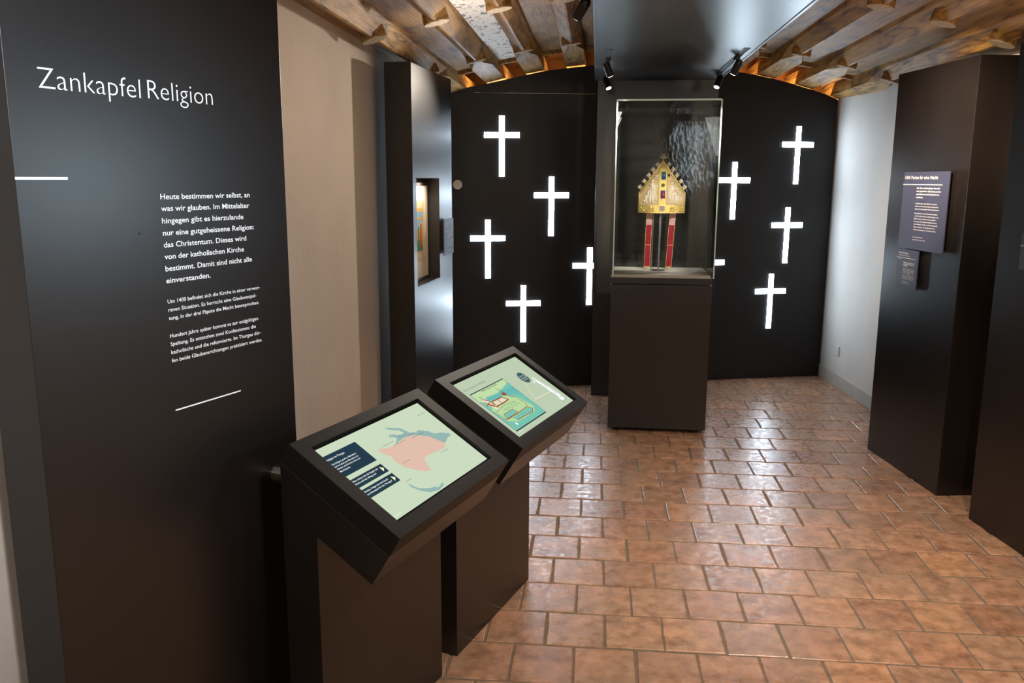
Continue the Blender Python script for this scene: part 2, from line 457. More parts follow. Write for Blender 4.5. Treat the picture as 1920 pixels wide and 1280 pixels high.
def tile_mesh(seed, w=0.2085, d=0.232):
    rnd = random.Random(seed); mb = MB()
    j = lambda: rnd.uniform(-0.0022, 0.0022)
    out = []
    cor = [(-w / 2, -d / 2), (w / 2, -d / 2), (w / 2, d / 2), (-w / 2, d / 2)]
    for k in range(4):
        a = cor[k]; b2 = cor[(k + 1) % 4]
        out.append((a[0] + j(), a[1] + j())); t = 0.5
        out.append(((a[0] + b2[0]) / 2 + j(), (a[1] + b2[1]) / 2 + j()))
    top = [(x * 0.965, y * 0.97, 0.0) for x, y in out]
    mid = [(x * 0.995, y * 0.995, -0.0025) for x, y in out]
    bot = [(x, y, -0.02) for x, y in out]
    mb.loft([bot, mid, top])
    me_o = mb.build('tile', 'tile')
    me = me_o.data; bpy.data.objects.remove(me_o)
    return me


tms = [tile_mesh(i) for i in range(6)]
far = MB(); count = 0
rnd = random.Random(3)
spots_ = []
for r in range(-23, 20):
    yc = 3.31 + (r + 0.5) * TY
    off = 0.388 if r % 2 == 1 else 0.388 - TX / 2
    for c in range(-9, 12):
        xc = off + (c + 0.5) * TX
        if not (-1.5 < xc < 2.7 and -2.3 < yc < 7.9): continue
        vis = (2.25 < yc < 7.45) and xc < 2.2 - (yc - 4.0) * 0.07 and xc > (-0.75 if yc < 4 else -0.42)
        if yc > 5.0 and xc < -0.3: vis = False
        if 5.6 < yc < 6.4 and 0.2 < xc < 0.65: vis = False
        spots_.append((vis, xc, yc))
for vis, xc, yc in spots_:
    dx, dy, rz, dz = rnd.uniform(-.0015, .0015), rnd.uniform(-.002, .002), rnd.uniform(-.006, .006), rnd.uniform(-.0012, 0.0)
    if vis and count < 298:
        o = bpy.data.objects.new('tile', rnd.choice(tms)); COL.objects.link(o); o.parent = floor_
        o.location = (xc + dx, yc + dy, dz); o.rotation_euler = (rnd.uniform(-.003, .003), rnd.uniform(-.003, .003), rz + rnd.choice((0, PI)))
        count += 1
    else:
        me = rnd.choice(tms); i = len(far.v)
        far.v += [(v.co.x + xc + dx, v.co.y + yc + dy, v.co.z + dz) for v in me.vertices]
        far.f += [tuple(i + k for k in p.vertices) for p in me.polygons]
fo = far.build('tile', 'tile', floor_); fo['kind'] = 'stuff'

# ---- outer walls
struct(box((-1.42, -2.4, -0.05), (-1.22, 8.0, 2.9)).build('wall_left', 'plaster'))
RWA = math.atan2(0.996, -0.088)
wr = sempty('wall_right', (2.036, 6.331, 0), RWA)   # local x runs away from the camera, local -y faces outwards
pl = box((-9.0, -0.20, -0.05), (1.9, 0.0, 2.9)).build('plaster', 'plaster_grey', wr)
bb = sempty('baseboard_right', (2.036, 6.331, 0), RWA)
for a, b_ in ((-8.9, -4.0), (-3.998, -2.0), (-1.998, 0.30), (0.302, 1.5)):
    box((a, 0.0, 0), (b_, 0.012, 0.104)).build('board', 'skirting', bb, bevel=0.001)
far_wall = struct(box((-1.3, 7.85, -0.05), (3.0, 8.0, 2.9)).build('wall_back', 'recess_wood'))
wf = struct(box((-1.3, -2.4, -0.05), (3.1, -2.3, 2.9)).build('wall_front', 'frame_dark'))

# ---- ceiling: chamfered beams with carved stops, boards between them
ceil = sempty('ceiling')
ZP, XC_, KK = 2.526, 0.44, 0.1057
zarch = lambda x: ZP - KK * (x - XC_) ** 2
struct_roof = box((-1.4, -2.4, 2.86), (3.2, 8.0, 2.92)).build('roof_slab', 'dark', ceil)
BX = [-1.07, -0.78, -0.485, -0.18, 0.12, 0.42, 0.72, 1.02, 1.32, 1.635, 1.94]
HB = 0.105


def beam(x, k):
    z0 = zarch(x) + 0.012
    ang = math.atan(2 * KK * (x - XC_))           # tilt with the vault
    y_end = 6.72 + 0.18 * x
    stop2 = 5.75 + 0.20 * (x + 0.2)
    stop1 = stop2 - 1.38 if x < 0.5 else stop2 - 1.62
    e = 0.001
    rect = lambda hw, b: [(-0.072, HB), (-hw, b + 0.028), (-0.012, b), (0.012, b), (hw, b + 0.028), (0.072, HB)]
    V = [(-0.084, HB), (-0.070, 0.070), (-0.006, 0.004), (0.006, 0.004), (0.070, 0.070), (0.084, HB)]
    RC = [(-0.084, HB), (-0.080, 0.05), (-0.072, 0.0), (0.072, 0.0), (0.080, 0.05), (0.084, HB)]
    MIDS = [(-0.084, HB), (-0.076, 0.058), (-0.034, 0.0), (0.034, 0.0), (0.076, 0.058), (0.084, HB)]
    mb = MB(); rings = []
    ys = [(-2.3, V), (stop2 - 0.02, V), (stop2 + 0.10, MIDS), (stop2 + 0.28, RC), (7.8, RC)]
    c, s_ = math.cos(ang), math.sin(ang)
    T = lambda u, v: (x + u * c - v * s_ * -1, z0 + v * c - u * s_) if False else (x + u * c + v * s_, z0 - u * s_ + v * c)
    for y, sec in ys:
        rings.append([(T(u, v)[0], y, T(u, v)[1]) for u, v in sec])
    mb.loft(rings)
    o = mb.build('beam', 'wood_orange' if x > 1.2 or x < -1.0 else 'wood', ceil)
    for ys_ in (stop1 - 1.55, stop1, stop2):
        # carved stop: a short block left full height, its underside an oval of end grain
        b1 = MB(); rr = []
        L = 0.052 if ys_ != stop2 else 0.03
        for (h, sc) in ((0.002, 1.0), (0.02, 1.0), (0.075, 0.9), (HB, 0.95)):
            ring = []
            for q in range(20):
                t = 2 * PI * q / 20
                u, yy = 0.064 * sc * math.cos(t), ys_ + L * math.sin(t)
                X, Z = T(u, h); ring.append((X, yy, Z))
            rr.append(ring)
        b1.loft(rr)
        b1.build('stop_block', 'wood', o)
        b2 = MB(); ring = []; ring2 = []
        for q in range(20):
            t = 2 * PI * q / 20
            u, yy = 0.062 * math.cos(t), ys_ + (L - 0.001) * math.sin(t)
            X, Z = T(u, 0.003); ring2.append((X, yy, Z)); X, Z = T(u, -0.002); ring.append((X, yy, Z))
        b2.loft([ring2, ring]); b2.build('end_grain', 'endgrain', o)
    return o


for k, x in enumerate(BX): beam(x, k)
for k in range(len(BX) + 1):
    xa = BX[k - 1] + 0.066 if k > 0 else -1.24
    xb = BX[k] - 0.066 if k < len(BX) else 2.9
    za = zarch(xa) + 0.012 + HB; zb = zarch(xb) + 0.012 + HB
    lift = 0.0
    mb = MB(); ye = 6.55 + 0.18 * xa
    mb.prism([(xa - 0.02, za - 0.012), (xb + 0.02, zb - 0.012), (xb + 0.02, zb + 0.02), (xa - 0.02, za + 0.02)], 'y', -2.3, ye)
    mb.build('ceiling_board', 'board_flaky' if k == 2 else 'board', ceil)
    # lit batten closing the gap behind the board
    nb = MB().prism([(xa - 0.02, za - 0.04), (xb + 0.02, zb - 0.04), (xb + 0.02, zb + 0.02), (xa - 0.02, za + 0.02)], 'y', ye + 0.002, ye + 0.05)
    nb.build('batten', 'wood', ceil)
    MB().prism([(xa - 0.02, za + 0.1), (xb + 0.02, zb + 0.1), (xb + 0.02, zb + 0.12), (xa - 0.02, za + 0.12)], 'y', ye + 0.05, 7.8).build('ceiling_board', 'recess_wood', ceil)

# ---- black display walls carrying the crosses
LW = thing('display_wall', 'black board wall with arched top and glowing crosses, left of the glass case', 'wall panel', (0, 6.816, 0), R(10.5))
box((-1.2, 0, 0), (0.0, 0.04, 2.288)).build('lower_board', 'black_wall', LW, bevel=0.001)
MB().prism([(-1.2, 2.291), (0.0, 2.291), (0.0, 2.503), (-0.21, 2.481), (-0.418, 2.453), (-0.55, 2.424), (-0.825, 2.362), (-1.135, 2.30), (-1.2, 2.292)], 'y', 0, 0.04).build('arched_board', 'black_wall', LW)
RW = thing('display_wall', 'black board wall with arched top and glowing crosses, right of the glass case', 'wall panel', (0.967, 7.116, 0), R(15.9))
MB().prism([(-0.16, 0), (1.005, 0), (1.0, 2.285), (0.891, 2.328), (0.734, 2.37), (0.626, 2.396), (0.435, 2.437), (0.293, 2.462), (0.053, 2.492), (-0.16, 2.50)], 'y', 0, 0.04).build('arched_board', 'black_wall', RW)


def cross(wall_loc, ang, u, z, label, grp='glowing white crosses on the black walls'):
    c, s_ = math.cos(ang), math.sin(ang)
    t = thing('light_cross', label, 'cross', (wall_loc[0] + u * c, wall_loc[1] + u * s_, z), ang, grp)
    hw, tt, up, dn = 0.136, 0.0205, 0.143, 0.313
    def outline(e):
        a, h = tt + e, e
        return [(-a, -dn - h), (a, -dn - h), (a, -a), (hw + h, -a), (hw + h, a), (a, a), (a, up + h), (-a, up + h), (-a, a), (-hw - h, a), (-hw - h, -a), (-a, -a)]
    MB().prism(outline(0.0), 'y', -0.006, 0.0).build('diffuser', 'cross_light', t)
    MB().prism(outline(0.0015), 'y', -0.003, -0.0003).build('rim', 'blackmetal', t)
    return t


LA, RA = ((0, 6.816), R(10.5)), ((0.967, 7.116), R(15.9))
for u, z, lb in [(-0.744, 1.978, 'glowing white cross, highest one left of the glass case'),
                 (-0.356, 1.525, 'glowing white cross, second highest left of the glass case'),
                 (-0.852, 1.193, 'glowing white cross nearest the black column with the framed picture'),
                 (-0.044, 0.975, 'glowing white cross half tucked behind the black column by the glass case'),
                 (-0.570, 0.679, 'glowing white cross just above the rear touchscreen stand')]:
    cross(LA[0], LA[1], u, z, lb)
for u, z, lb in [(0.673, 1.931, 'glowing white cross, highest one right of the glass case'),
                 (0.138, 1.646, 'glowing white cross touching the right edge of the glass case'),
                 (0.622, 1.284, 'glowing white cross in the middle of the three near the grey wall'),
                 (0.510, 0.740, 'lowest glowing white cross right of the glass case'),
                 (-0.048, 0.985, 'glowing white cross hidden behind the case, only one arm tip showing')]:
    cross(RA[0], RA[1], u, z, lb)

# small cream sensor
c_, s_ = math.cos(LA[1]), math.sin(LA[1])
sn = thing('sensor', 'small round cream sensor cap on the black wall beside the picture column', 'sensor', (-1.085 * c_, 6.816 - 1.085 * s_, 1.604), LA[1])
MB().tube((0, 0.0, 0), (0, -0.03, 0), 0.036, 0.036, 20).build('cap', 'cream', sn, bevel=0.004, smooth=False)
MB().tube((0, -0.03, 0), (0, -0.034, 0), 0.02, 0.018, 16).build('lens', 'white_plastic', sn)

# ---- black column behind the case and canopy
bc = thing('black_column', 'tall glossy black column standing behind the glass case', 'column', (-0.010, 6.485, 0), 0.0)
box((0, 0, 0), (0.868, 0.30, 2.50)).build('body', 'black', bc, bevel=0.0015)
cn = thing('canopy', 'glossy black overhead panel reaching from the column over the glass case', 'canopy', (0, 0, 2.352))
box((-0.02, 2.4, 0), (0.845, 6.484, 0.028)).build('panel', 'canopy', cn, bevel=0.001)
box((0.845, 2.4, -0.004), (0.857, 6.484, 0.05)).build('side_strip', 'canopy', cn)
box((-0.032, 2.4, -0.004), (-0.02, 6.484, 0.05)).build('side_strip', 'canopy', cn)
for xa in (0.052, 0.795):
    tr = box((xa - 0.017, 4.95, -0.0015), (xa + 0.017, 6.2, 0.0)).build('track', 'dark', cn)
    box((xa - 0.019, 4.95, -0.004), (xa - 0.015, 6.2, -0.0015)).build('track_rail', 'blackmetal', tr)
    box((xa + 0.015, 4.95, -0.004), (xa + 0.019, 6.2, -0.0015)).build('track_rail', 'blackmetal', tr)


def spotlight(loc, target, label, grp='small black track spotlights', size=1.0, power=0, angle=30):
    t = thing('track_spotlight', label, 'spotlight', loc, 0, grp)
    d = (Vector(target) - Vector(loc)).normalized()
    s = size
    MB().quadbox((-0.012 * s, -0.05 * s, -0.016 * s), (0.012 * s, 0.05 * s, -0.0)).build('adapter', 'blackmetal', t)
    MB().tube((0, 0, -0.016 * s), (0, 0, -0.05 * s), 0.006 * s, 0.006 * s, 10).build('stem', 'blackmetal', t)
    c = Vector((0, 0, -0.055 * s))
    h = MB(); h.tube(c - d * 0.045 * s, c - d * 0.03 * s, 0.016 * s, 0.022 * s, 18); h.tube(c - d * 0.03 * s, c + d * 0.04 * s, 0.022 * s, 0.022 * s, 18)
    hd = h.build('lamp_head', 'blackmetal', t)
    MB().tube(c + d * 0.0405 * s, c + d * 0.0425 * s, 0.018 * s, 0.018 * s, 16).build('lens', 'lens', hd)
    if power: spot('spotlight_lamp', Vector(loc) + c + d * 0.055 * s, target, power, NEUT, angle, 0.5, 0.014)
    return t


TGT = (0.43, 5.80, 1.45)
spotlight((0.052, 5.35, 2.348), TGT, 'black spotlight on the left canopy track, the one nearer the camera', power=110, angle=44)
spotlight((0.052, 6.10, 2.348), (0.43, 5.7, 1.4), 'black spotlight on the left canopy track, the one nearer the column', power=25, angle=50)
spotlight((0.795, 5.30, 2.348), TGT, 'black spotlight on the right canopy track, the one nearer the camera', power=110, angle=44)
spotlight((0.795, 6.05, 2.348), (0.43, 5.7, 1.4), 'black spotlight on the right canopy track, the one nearer the column', power=25, angle=50)
spotlight((-0.085, 4.05, 2.46), (-0.75, 4.9, 1.5), 'black spotlight on the wooden beams left of the canopy', size=1.15)

# ---- glass display case
DC = thing('display_case', 'tall glass display case on a black plinth holding the golden mitre', 'display case', (0.106, 5.532, 0), R(-1.3))
PW, PD = 0.638, 0.56
box((0, 0, 0.028), (PW, PD, 0.985)).build('plinth', 'black', DC, bevel=0.0015)
box((0, 0, 0.989), (PW, PD, 1.028)).build('plinth_top', 'black', DC, bevel=0.0015)
for fx in (0.05, PW - 0.08):
    for fy in (0.05, PD - 0.05):
        f_ = MB().tube((fx, fy, 0.0), (fx, fy, 0.028), 0.014, 0.012, 14).build('foot', 'blackmetal', DC)
GZ0, GZ1 = 1.030, 2.135
gx0, gx1, gy0, gy1 = 0.006, PW + 0.012, 0.0, 0.555
g = 0.008
box((gx0 + g, gy0 + 0.03, 1.028), (gx1 - 0.02, gy1 - 0.02, 1.046)).build('platform', 'platform', DC)
for nm, a, b_ in (('glass_pane', (gx0 + g, gy0, GZ0), (gx1 - g, gy0 + g, GZ1 - g)), ('glass_pane', (gx0 + g, gy1 - g, GZ0), (gx1 - g, gy1, GZ1 - g)),
                  ('glass_pane', (gx0, gy0 + g, GZ0), (gx0 + g, gy1 - g, GZ1 - g)), ('glass_pane', (gx1 - g, gy0 + g, GZ0), (gx1, gy1 - g, GZ1 - g)),
                  ('glass_pane', (gx0 + g, gy0 + g, GZ1 - g), (gx1 - g, gy1 - g, GZ1))):
    box(a, b_).build(nm, 'glass', DC)
ge = lambda a, b_: box(a, b_).build('glass_edge', 'glass_edge', DC)
ge((gx0, gy0, GZ0), (gx0 + g, gy0 + g, GZ1)); ge((gx1 - g, gy0, GZ0), (gx1, gy0 + g, GZ1))
ge((gx0 + g, gy0, GZ1 - g), (gx1 - g, gy0 + g, GZ1 + 0.003)); ge((gx0 + g, gy1 - g, GZ1 - g), (gx1 - g, gy1, GZ1))
ge((gx0, gy0 + g, GZ1 - g), (gx0 + g, gy1, GZ1)); ge((gx1 - g, gy0 + g, GZ1 - g), (gx1, gy1, GZ1))
for xx in (gx0, gx1 - 0.003):
    ge((xx, gy1 - 0.003, GZ0), (xx + 0.003, gy1, GZ1 - g))

# ---- mitre
MX, MY, MZ = 0.432, 5.83, 1.431
mt_ = thing('mitre', 'golden bishop mitre with pearl figures, enamels and red lappets in the glass case', 'mitre', (MX, MY, MZ), R(-1.3))
U = 0.000684


def yb(x, front=True, o=0.0):
    q = min(1.0, abs(x) / 0.155)
    d = 0.062 * (1 - q * q)
    return (-(d) - o) if front else (d + o)


def plate(front, th=0.004):
    mb = MB(); nx = 24
    def top(x):
        ax = abs(x)
        return 0.337 - (0.337 - 0.130) * (ax / 0.153)
    cols = [(-0.153 + 0.306 * i / nx) for i in range(nx + 1)]
    rows = 8
    i0 = len(mb.v)
    for x in cols:
        t = max(0.13, top(x))
        for r in range(rows + 1):
            z = t * r / rows
            lean = 0.02 * (z / 0.337)
            mb.v.append((x, (yb(x, front) + (lean if front else -lean)), z))
    for i in range(nx):
        for r in range(rows):
            a = i0 + i * (rows + 1) + r
            mb.f.append((a, a + 1, a + rows + 2, a + rows + 1))
    return mb


def on_front(x, z, o=0.0): return (x, yb(x, True, o) + 0.02 * (z / 0.337), z)


fp = plate(True).build('front_plate', 'goldcloth', mt_, smooth=True)
md = fp.modifiers.new('thick', 'SOLIDIFY'); md.thickness = 0.004
bp_ = plate(False).build('back_plate', 'goldcloth', mt_, smooth=True)
md = bp_.modifiers.new('thick', 'SOLIDIFY'); md.thickness = 0.004


def strip(pts_fn, name, mtl, parent, th):
    """pts_fn: list of (x,z) pairs lower/upper along the strip; gives a raised band on the front"""
    mb = MB(); i = 0
    n = len(pts_fn)
    for (a, b_) in pts_fn:
        for o_ in (0.0, th):
            mb.v.append(on_front(a[0], a[1], o_)); mb.v.append(on_front(b_[0], b_[1], o_))
    for k in range(n - 1):
        q = k * 4; p = q + 4
        mb.f += [(q + 2, q + 3, p + 3, p + 2), (q + 0, q + 2, p + 2, p + 0), (q + 3, q + 1, p + 1, p + 3), (q, p, p + 1, q + 1)]
    mb.f += [(0, 1, 3, 2), (4 * n - 4, 4 * n - 2, 4 * n - 1, 4 * n - 3)]
    return mb.build(name, mtl, parent)


strip([((x, 0.0), (x, 0.051)) for x in [-0.152 + 0.304 * i / 16 for i in range(17)]], 'lower_band', 'gold', mt_, 0.006)
strip([((-0.0235, z), (0.0235, z)) for z in (0.0, 0.1, 0.2, 0.29)], 'centre_band', 'gold', mt_, 0.008)
for s in (-1, 1):
    strip([((s * (0.1535 - 0.153 * t), 0.118 + 0.205 * t), (s * (0.1535 - 0.1535 * t), 0.133 + 0.207 * t)) for t in [i / 12 for i in range(13)]], 'gable_border', 'gold', mt_, 0.007)
    strip([((s * 0.147, z), (s * 0.1535, z)) for z in (0.05, 0.09, 0.128)], 'side_border', 'gold', mt_, 0.006)
    # white pearl lines round each field
    pb = MB()
    line = [(s * 0.030, 0.058 + 0.205 * i / 34) for i in range(35)] + [(s * (0.03 + 0.11 * i / 22), 0.057) for i in range(23)] + [(s * (0.142 - 0.1 * i / 26), 0.118 + 0.14 * i / 26) for i in range(27)]
    for x, z in line: pb.ball(on_front(x, z, 0.003), 0.0026, 6)
    o = pb.build('pearl_border', 'pearl', mt_, smooth=True); o['kind'] = 'stuff'
# crockets along both slopes
for s in (-1, 1):
    for i in range(5):
        x, z = [(0.146, .168), (0.120, .207), (0.092, .245), (0.065, .281), (0.036, .314)][i]; x *= s
        MB().tube(on_front(x * 0.90, z - 0.022, 0.0), on_front(min(0.15, abs(x)) * s, z, 0.0), 0.0035, 0.004, 8).build('crocket_stem', 'gold', mt_)
        q = MB()
        for dx, dz in ((-.007, 0), (.007, 0), (0, .008), (0, -.006), (0, 0)):
            c = on_front(min(0.153, max(-0.153, x)), z, 0.0)
            q.ball((x + dx * 1.1, c[1], z + dz * 1.1), 0.0078, 6, (1, 0.8, 1))
        q.build('crocket', 'pearl', mt_, smooth=True)
        q = MB().ball((x * 0.97, -on_front(x * 0.97 if abs(x) < 0.153 else 0.15 * s, z)[1], z), 0.007, 6)
        q.build('crocket', 'gold', mt_, smooth=True)
# finial
fn_ = MB().tube((0, -0.04, 0.335), (0, -0.04, 0.352), 0.003, 0.003, 8)
fn_.ball((0, -0.04, 0.333), 0.008, 8)
f0 = fn_.build('finial', 'gold', mt_)
q = MB()
for dx, dz, r_ in ((-.017, .360, .006), (.017, .360, .006), (0, .359, .009), (-.008, .360, .006), (.008, .360, .006), (0, .374, .007), (-.006, .371, .004), (.006, .371, .004)):
    q.ball((dx, -0.04, dz), r_, 8)
q.build('finial_cross', 'pearl', f0, smooth=True)
# enamels
def plaque(x, z, w_, h_, mtl, name='enamel'):
    c = on_front(x, z, 0.008)
    fr_ = box((x - w_ / 2 - 0.004, c[1] - 0.003, z - h_ / 2 - 0.004), (x + w_ / 2 + 0.004, c[1] + 0.006, z + h_ / 2 + 0.004)).build('enamel_mount', 'gold', mt_)
    return box((x - w_ / 2, c[1] - 0.0045, z - h_ / 2), (x + w_ / 2, c[1] - 0.003, z + h_ / 2)).build(name, mtl, fr_)
p1 = plaque(0.004, 0.243, 0.030, 0.052, 'enamel_green')
p2 = plaque(0.002, 0.122, 0.030, 0.052, 'enamel_purple')
plaque(0.0, 0.031, 0.034, 0.032, 'grey_stone', 'plaque')
for (z, ca, cb) in ((0.243, 'enamel_blue', 'enamel_blue'), (0.122, 'enamel_red', 'gold')):
    yy = on_front(0, z, 0.008)[1] - 0.006
    q = MB().ball((0.004, yy, z - 0.006), 0.010, 8, (0.9, 0.25, 1.7)); q.ball((0.004, yy, z + 0.013), 0.0045, 8, (1, 0.5, 1))
    q.build('enamel_figure', ca, mt_, smooth=True)
yy = on_front(0, 0.182, 0.008)[1]
MB().tube((0.002, yy + 0.002, 0.182), (0.002, yy - 0.004, 0.182), 0.016, 0.016, 20).build('round_mount', 'gold', mt_)
MB().tube((0.002, yy - 0.004, 0.182), (0.002, yy - 0.006, 0.182), 0.012, 0.011, 20).build('enamel', 'enamel_green', mt_)
MB().ball((0.002, yy - 0.006, 0.182), 0.007, 8, (1.1, 0.3, 0.9)).build('enamel', 'enamel_red', mt_, smooth=True)
MB().prism([(-0.02, 0.285), (0.0, 0.305), (0.02, 0.285), (0.0, 0.296)], 'y', yb(0) + 0.012, yb(0) + 0.002).build('chevron', 'gold', mt_)
# quatrefoils of the lower band
for x in (-0.128, -0.065, 0.065, 0.128):
    q = MB()
    for dx, dz in ((-.009, .009), (.009, .009), (-.009, -.009), (.009, -.009)):
        q.ball(on_front(x + dx, 0.026 + dz, 0.004), 0.0085, 8)
    q.ball(on_front(x, 0.026, 0.008), 0.005, 8)
    q.build('quatrefoil', 'gold', mt_, smooth=True)
# seated / kneeling pearl figures
def figure(s, spec):
    q = MB()
    for x, z, r_, sx, sz in spec: q.ball(on_front(x * s, z, 0.004), r_, 12, (sx, 0.55, sz))
    return q.build('pearl_figure', 'pearl', mt_, smooth=True)
def halo(x, z, r_):
    q = MB(); c = on_front(x, z, 0.004)
    for k in range(20):
        t = 2 * PI * k / 20; t2 = 2 * PI * (k + 1) / 20
        q.tube((c[0] + r_ * math.cos(t), c[1], c[2] + r_ * math.sin(t)), (c[0] + r_ * math.cos(t2), c[1], c[2] + r_ * math.sin(t2)), 0.0018, 0.0018, 5)
    q.build('halo', 'gold', mt_)


halo(-0.066, 0.208, 0.0165); halo(0.060, 0.194, 0.0165)
# kneeling figure on the left: head, shoulders, folded hands, robe with folds running to the hem
figure(1, [(-0.066, 0.207, .0105, 1, 1.2), (-0.066, 0.186, .016, 1.25, 0.7), (-0.060, 0.165, .016, 1.2, 1.3), (-0.042, 0.172, .0065, 2.4, .9), (-0.034, 0.184, .005, 1, 2.0), (-0.050, 0.156, .006, 3.0, .9),
           (-0.080, 0.145, .008, 1, 3.6), (-0.066, 0.128, .009, 1, 4.2), (-0.052, 0.122, .009, 1, 3.8), (-0.092, 0.118, .008, 1, 4.0), (-0.104, 0.095, .007, 1.2, 3.2), (-0.078, 0.100, .010, 1, 3.6),
           (-0.060, 0.088, .008, 1.2, 2.8), (-0.042, 0.098, .006, 1, 3.8), (-0.088, 0.070, .005, 4.6, .8), (-0.052, 0.070, .005, 3.4, .8), (-0.114, 0.078, .006, 1.6, 1.4)])
# seated figure on the right, arm reaching out over a small throne
figure(1, [(0.060, 0.193, .0105, 1, 1.2), (0.060, 0.172, .016, 1.3, 0.7), (0.062, 0.152, .016, 1.1, 1.2), (0.044, 0.150, .006, 1.2, 2.4), (0.050, 0.136, .006, 2.6, .9), (0.084, 0.158, .006, 3.0, 1.0), (0.100, 0.148, .006, 1.2, 2.2),
           (0.076, 0.126, .012, 1.6, .9), (0.044, 0.112, .008, 1, 3.8), (0.056, 0.104, .008, 1, 4.0), (0.070, 0.100, .008, 1, 4.2), (0.086, 0.102, .008, 1, 4.0), (0.098, 0.094, .007, 1, 3.4), (0.050, 0.074, .006, 2.2, 1.0),
           (0.080, 0.071, .006, 3.4, .9), (0.110, 0.112, .005, 2.6, .8), (0.116, 0.096, .004, 1, 4.0), (0.124, 0.092, .004, 1, 4.2), (0.108, 0.090, .004, 1, 4.4), (0.116, 0.128, .006, 1.4, 1.2)])
figure(1, [(-0.040, 0.240, .009, 1.3, .9), (-0.034, 0.226, .006, 1.8, .7), (-0.048, 0.228, .005, 1.5, .8), (-0.030, 0.246, .005, 1, 1)])
q = MB().ball(on_front(0.038, 0.246, 0.003), 0.009, 10); q.build('dark_stone', 'dark', mt_, smooth=True)
MB().ball(on_front(0.038, 0.246, 0.003), 0.011, 10, (1, 0.4, 1)).build('stone_mount', 'pearl', mt_, smooth=True)
# lappets
for nm, x0, lean in (('left', -0.093, -0.006), ('right', 0.062, -0.018)):
    lp = MB()
    def ribbon(za, zb_, wd, yo, th, n=8):
        mb = MB(); rings = []
        for i in range(n + 1):
            t = i / n; z = za + (zb_ - za) * t; tt = (0 - z) / 0.36
            cx = x0 + 0.017 + lean * tt; yy = yo + 0.006 * math.sin(5 * tt)
            rings.append([(cx - wd / 2, yy - th / 2, z), (cx + wd / 2, yy - th / 2, z), (cx + wd / 2, yy + th / 2, z), (cx - wd / 2, yy + th / 2, z)])
        return mb.loft(rings)
    a = ribbon(0.01, -0.362, 0.040, 0.033, 0.0022).build('lappet', 'gold', mt_)
    ribbon(0.005, -0.082, 0.036, 0.0305, 0.0015).build('silk_lining', 'pink_silk', a)
    ribbon(-0.082, -0.214, 0.036, 0.0305, 0.0015).build('velvet_panel', 'velvet', a)
    ribbon(-0.217, -0.358, 0.036, 0.0305, 0.0015).build('velvet_panel', 'velvet', a)
    q = MB()
    for i in range(6):
        xx = x0 + 0.017 + lean - 0.017 + 0.034 * i / 5
        q.tube((xx, 0.03, -0.36), (xx, 0.03, -0.372), 0.0014, 0.0014, 5); q.ball((xx, 0.03, -0.373), 0.0026, 6)
    q.build('fringe', 'gold', a)
st = thing('acrylic_stand', 'clear acrylic rod stand holding up the golden mitre', 'stand', (MX - 0.012, MY, 1.046))
MB().tube((0.004, 0, 0.004), (0.01, 0, 0.55), 0.0065, 0.0065, 14).build('rod', 'acrylic', st)
MB().tube((-0.04, 0.03, 0.0), (-0.035, 0.03, 0.55), 0.0035, 0.0035, 10).build('rod', 'acrylic', st)
MB().tube((0, 0.005, 0), (0, 0.005, 0.004), 0.05, 0.05, 24).build('base_disc', 'acrylic', st)

# ================================================================ LEFT TEXT PANEL
hL = R(20.4)
LP = thing('information_board', 'tall black text panel headed Zankapfel Religion in white letters', 'panel', (-0.882, 2.051, 0), R(90 - 20.4))
box((-0.563, 0, 0.0), (0.185, 0.128, 2.262)).build('board', 'black', LP, bevel=0.0015)
text_lines('heading_word', [(('Zankapfel', -0.498, 1.815), dict(width=0.236, height=0.042, offset=-0.014)), (('Religion', -0.243, 1.8165), dict(width=0.187, height=0.042, offset=-0.014))], 'white_print', LP)
bold = [('Heute bestimmen wir selbst, an', 1.602, 0.279), ('was wir glauben. Im Mittelalter', 1.576, 0.276), ('hingegen gibt es hierzulande', 1.549, 0.253),
        ('nur eine gutgeheissene Religion:', 1.522, 0.288), ('das Christentum. Dieses wird', 1.4955, 0.259), ('von der katholischen Kirche', 1.469, 0.249),
        ('bestimmt. Damit sind nicht alle', 1.442, 0.275), ('einverstanden.', 1.415, 0.133)]
text_lines('lead_text_line', [((t, -0.2295, z), dict(width=w_, height=0.0125, offset=0.011)) for t, z, w_ in bold], 'white_print', LP)
small = [('Um 1400 befindet sich die Kirche in einer verwor-', 1.369, 0.299), ('renen Situation. Es herrscht eine Glaubensspal-', 1.350, 0.284), ('tung, in der drei Päpste die Macht beanspruchen.', 1.331, 0.293),
         ('Hundert Jahre später kommt es zur endgültigen', 1.290, 0.287), ('Spaltung. Es entstehen zwei Konfessionen: die', 1.271, 0.277), ('katholische und die reformierte. Im Thurgau dür-', 1.252, 0.294), ('fen beide Glaubensrichtungen praktiziert werden.', 1.2325, 0.298)]
text_lines('body_text_line', [((t, -0.2300, z), dict(width=w_, height=0.0092, offset=0.004)) for t, z, w_ in small], 'white_print', LP)
box((-0.5632, -0.0010, 1.6445), (-0.454, 0.0, 1.6495)).build('white_bar', 'white_print', LP)
box((-0.229, -0.0010, 1.1175), (-0.019, 0.0, 1.1205)).build('white_bar', 'white_print', LP)
for u, z in ((-0.292, 1.53), (-0.395, 1.259)):
    MB().tube((u, 0, z), (u, -0.001, z), 0.0022, 0.0022, 12).build('screw_plug', 'dark', LP)

# ================================================================ TOUCHSCREEN STANDS
KW, KD, TAU, KT, KS, KZ, KF = 0.647, 0.3767, 0.5487, 0.1612, 0.0585, 0.9909, 0.0763
ct_, st_ = math.cos(TAU), math.sin(TAU)


def top_pt(u, h, v):      # (along width, height above top plane is -h for MB.flat's y) -> local
    h = -h
    return (u, -(v * ct_) - h * st_, KZ - v * st_ + h * ct_)


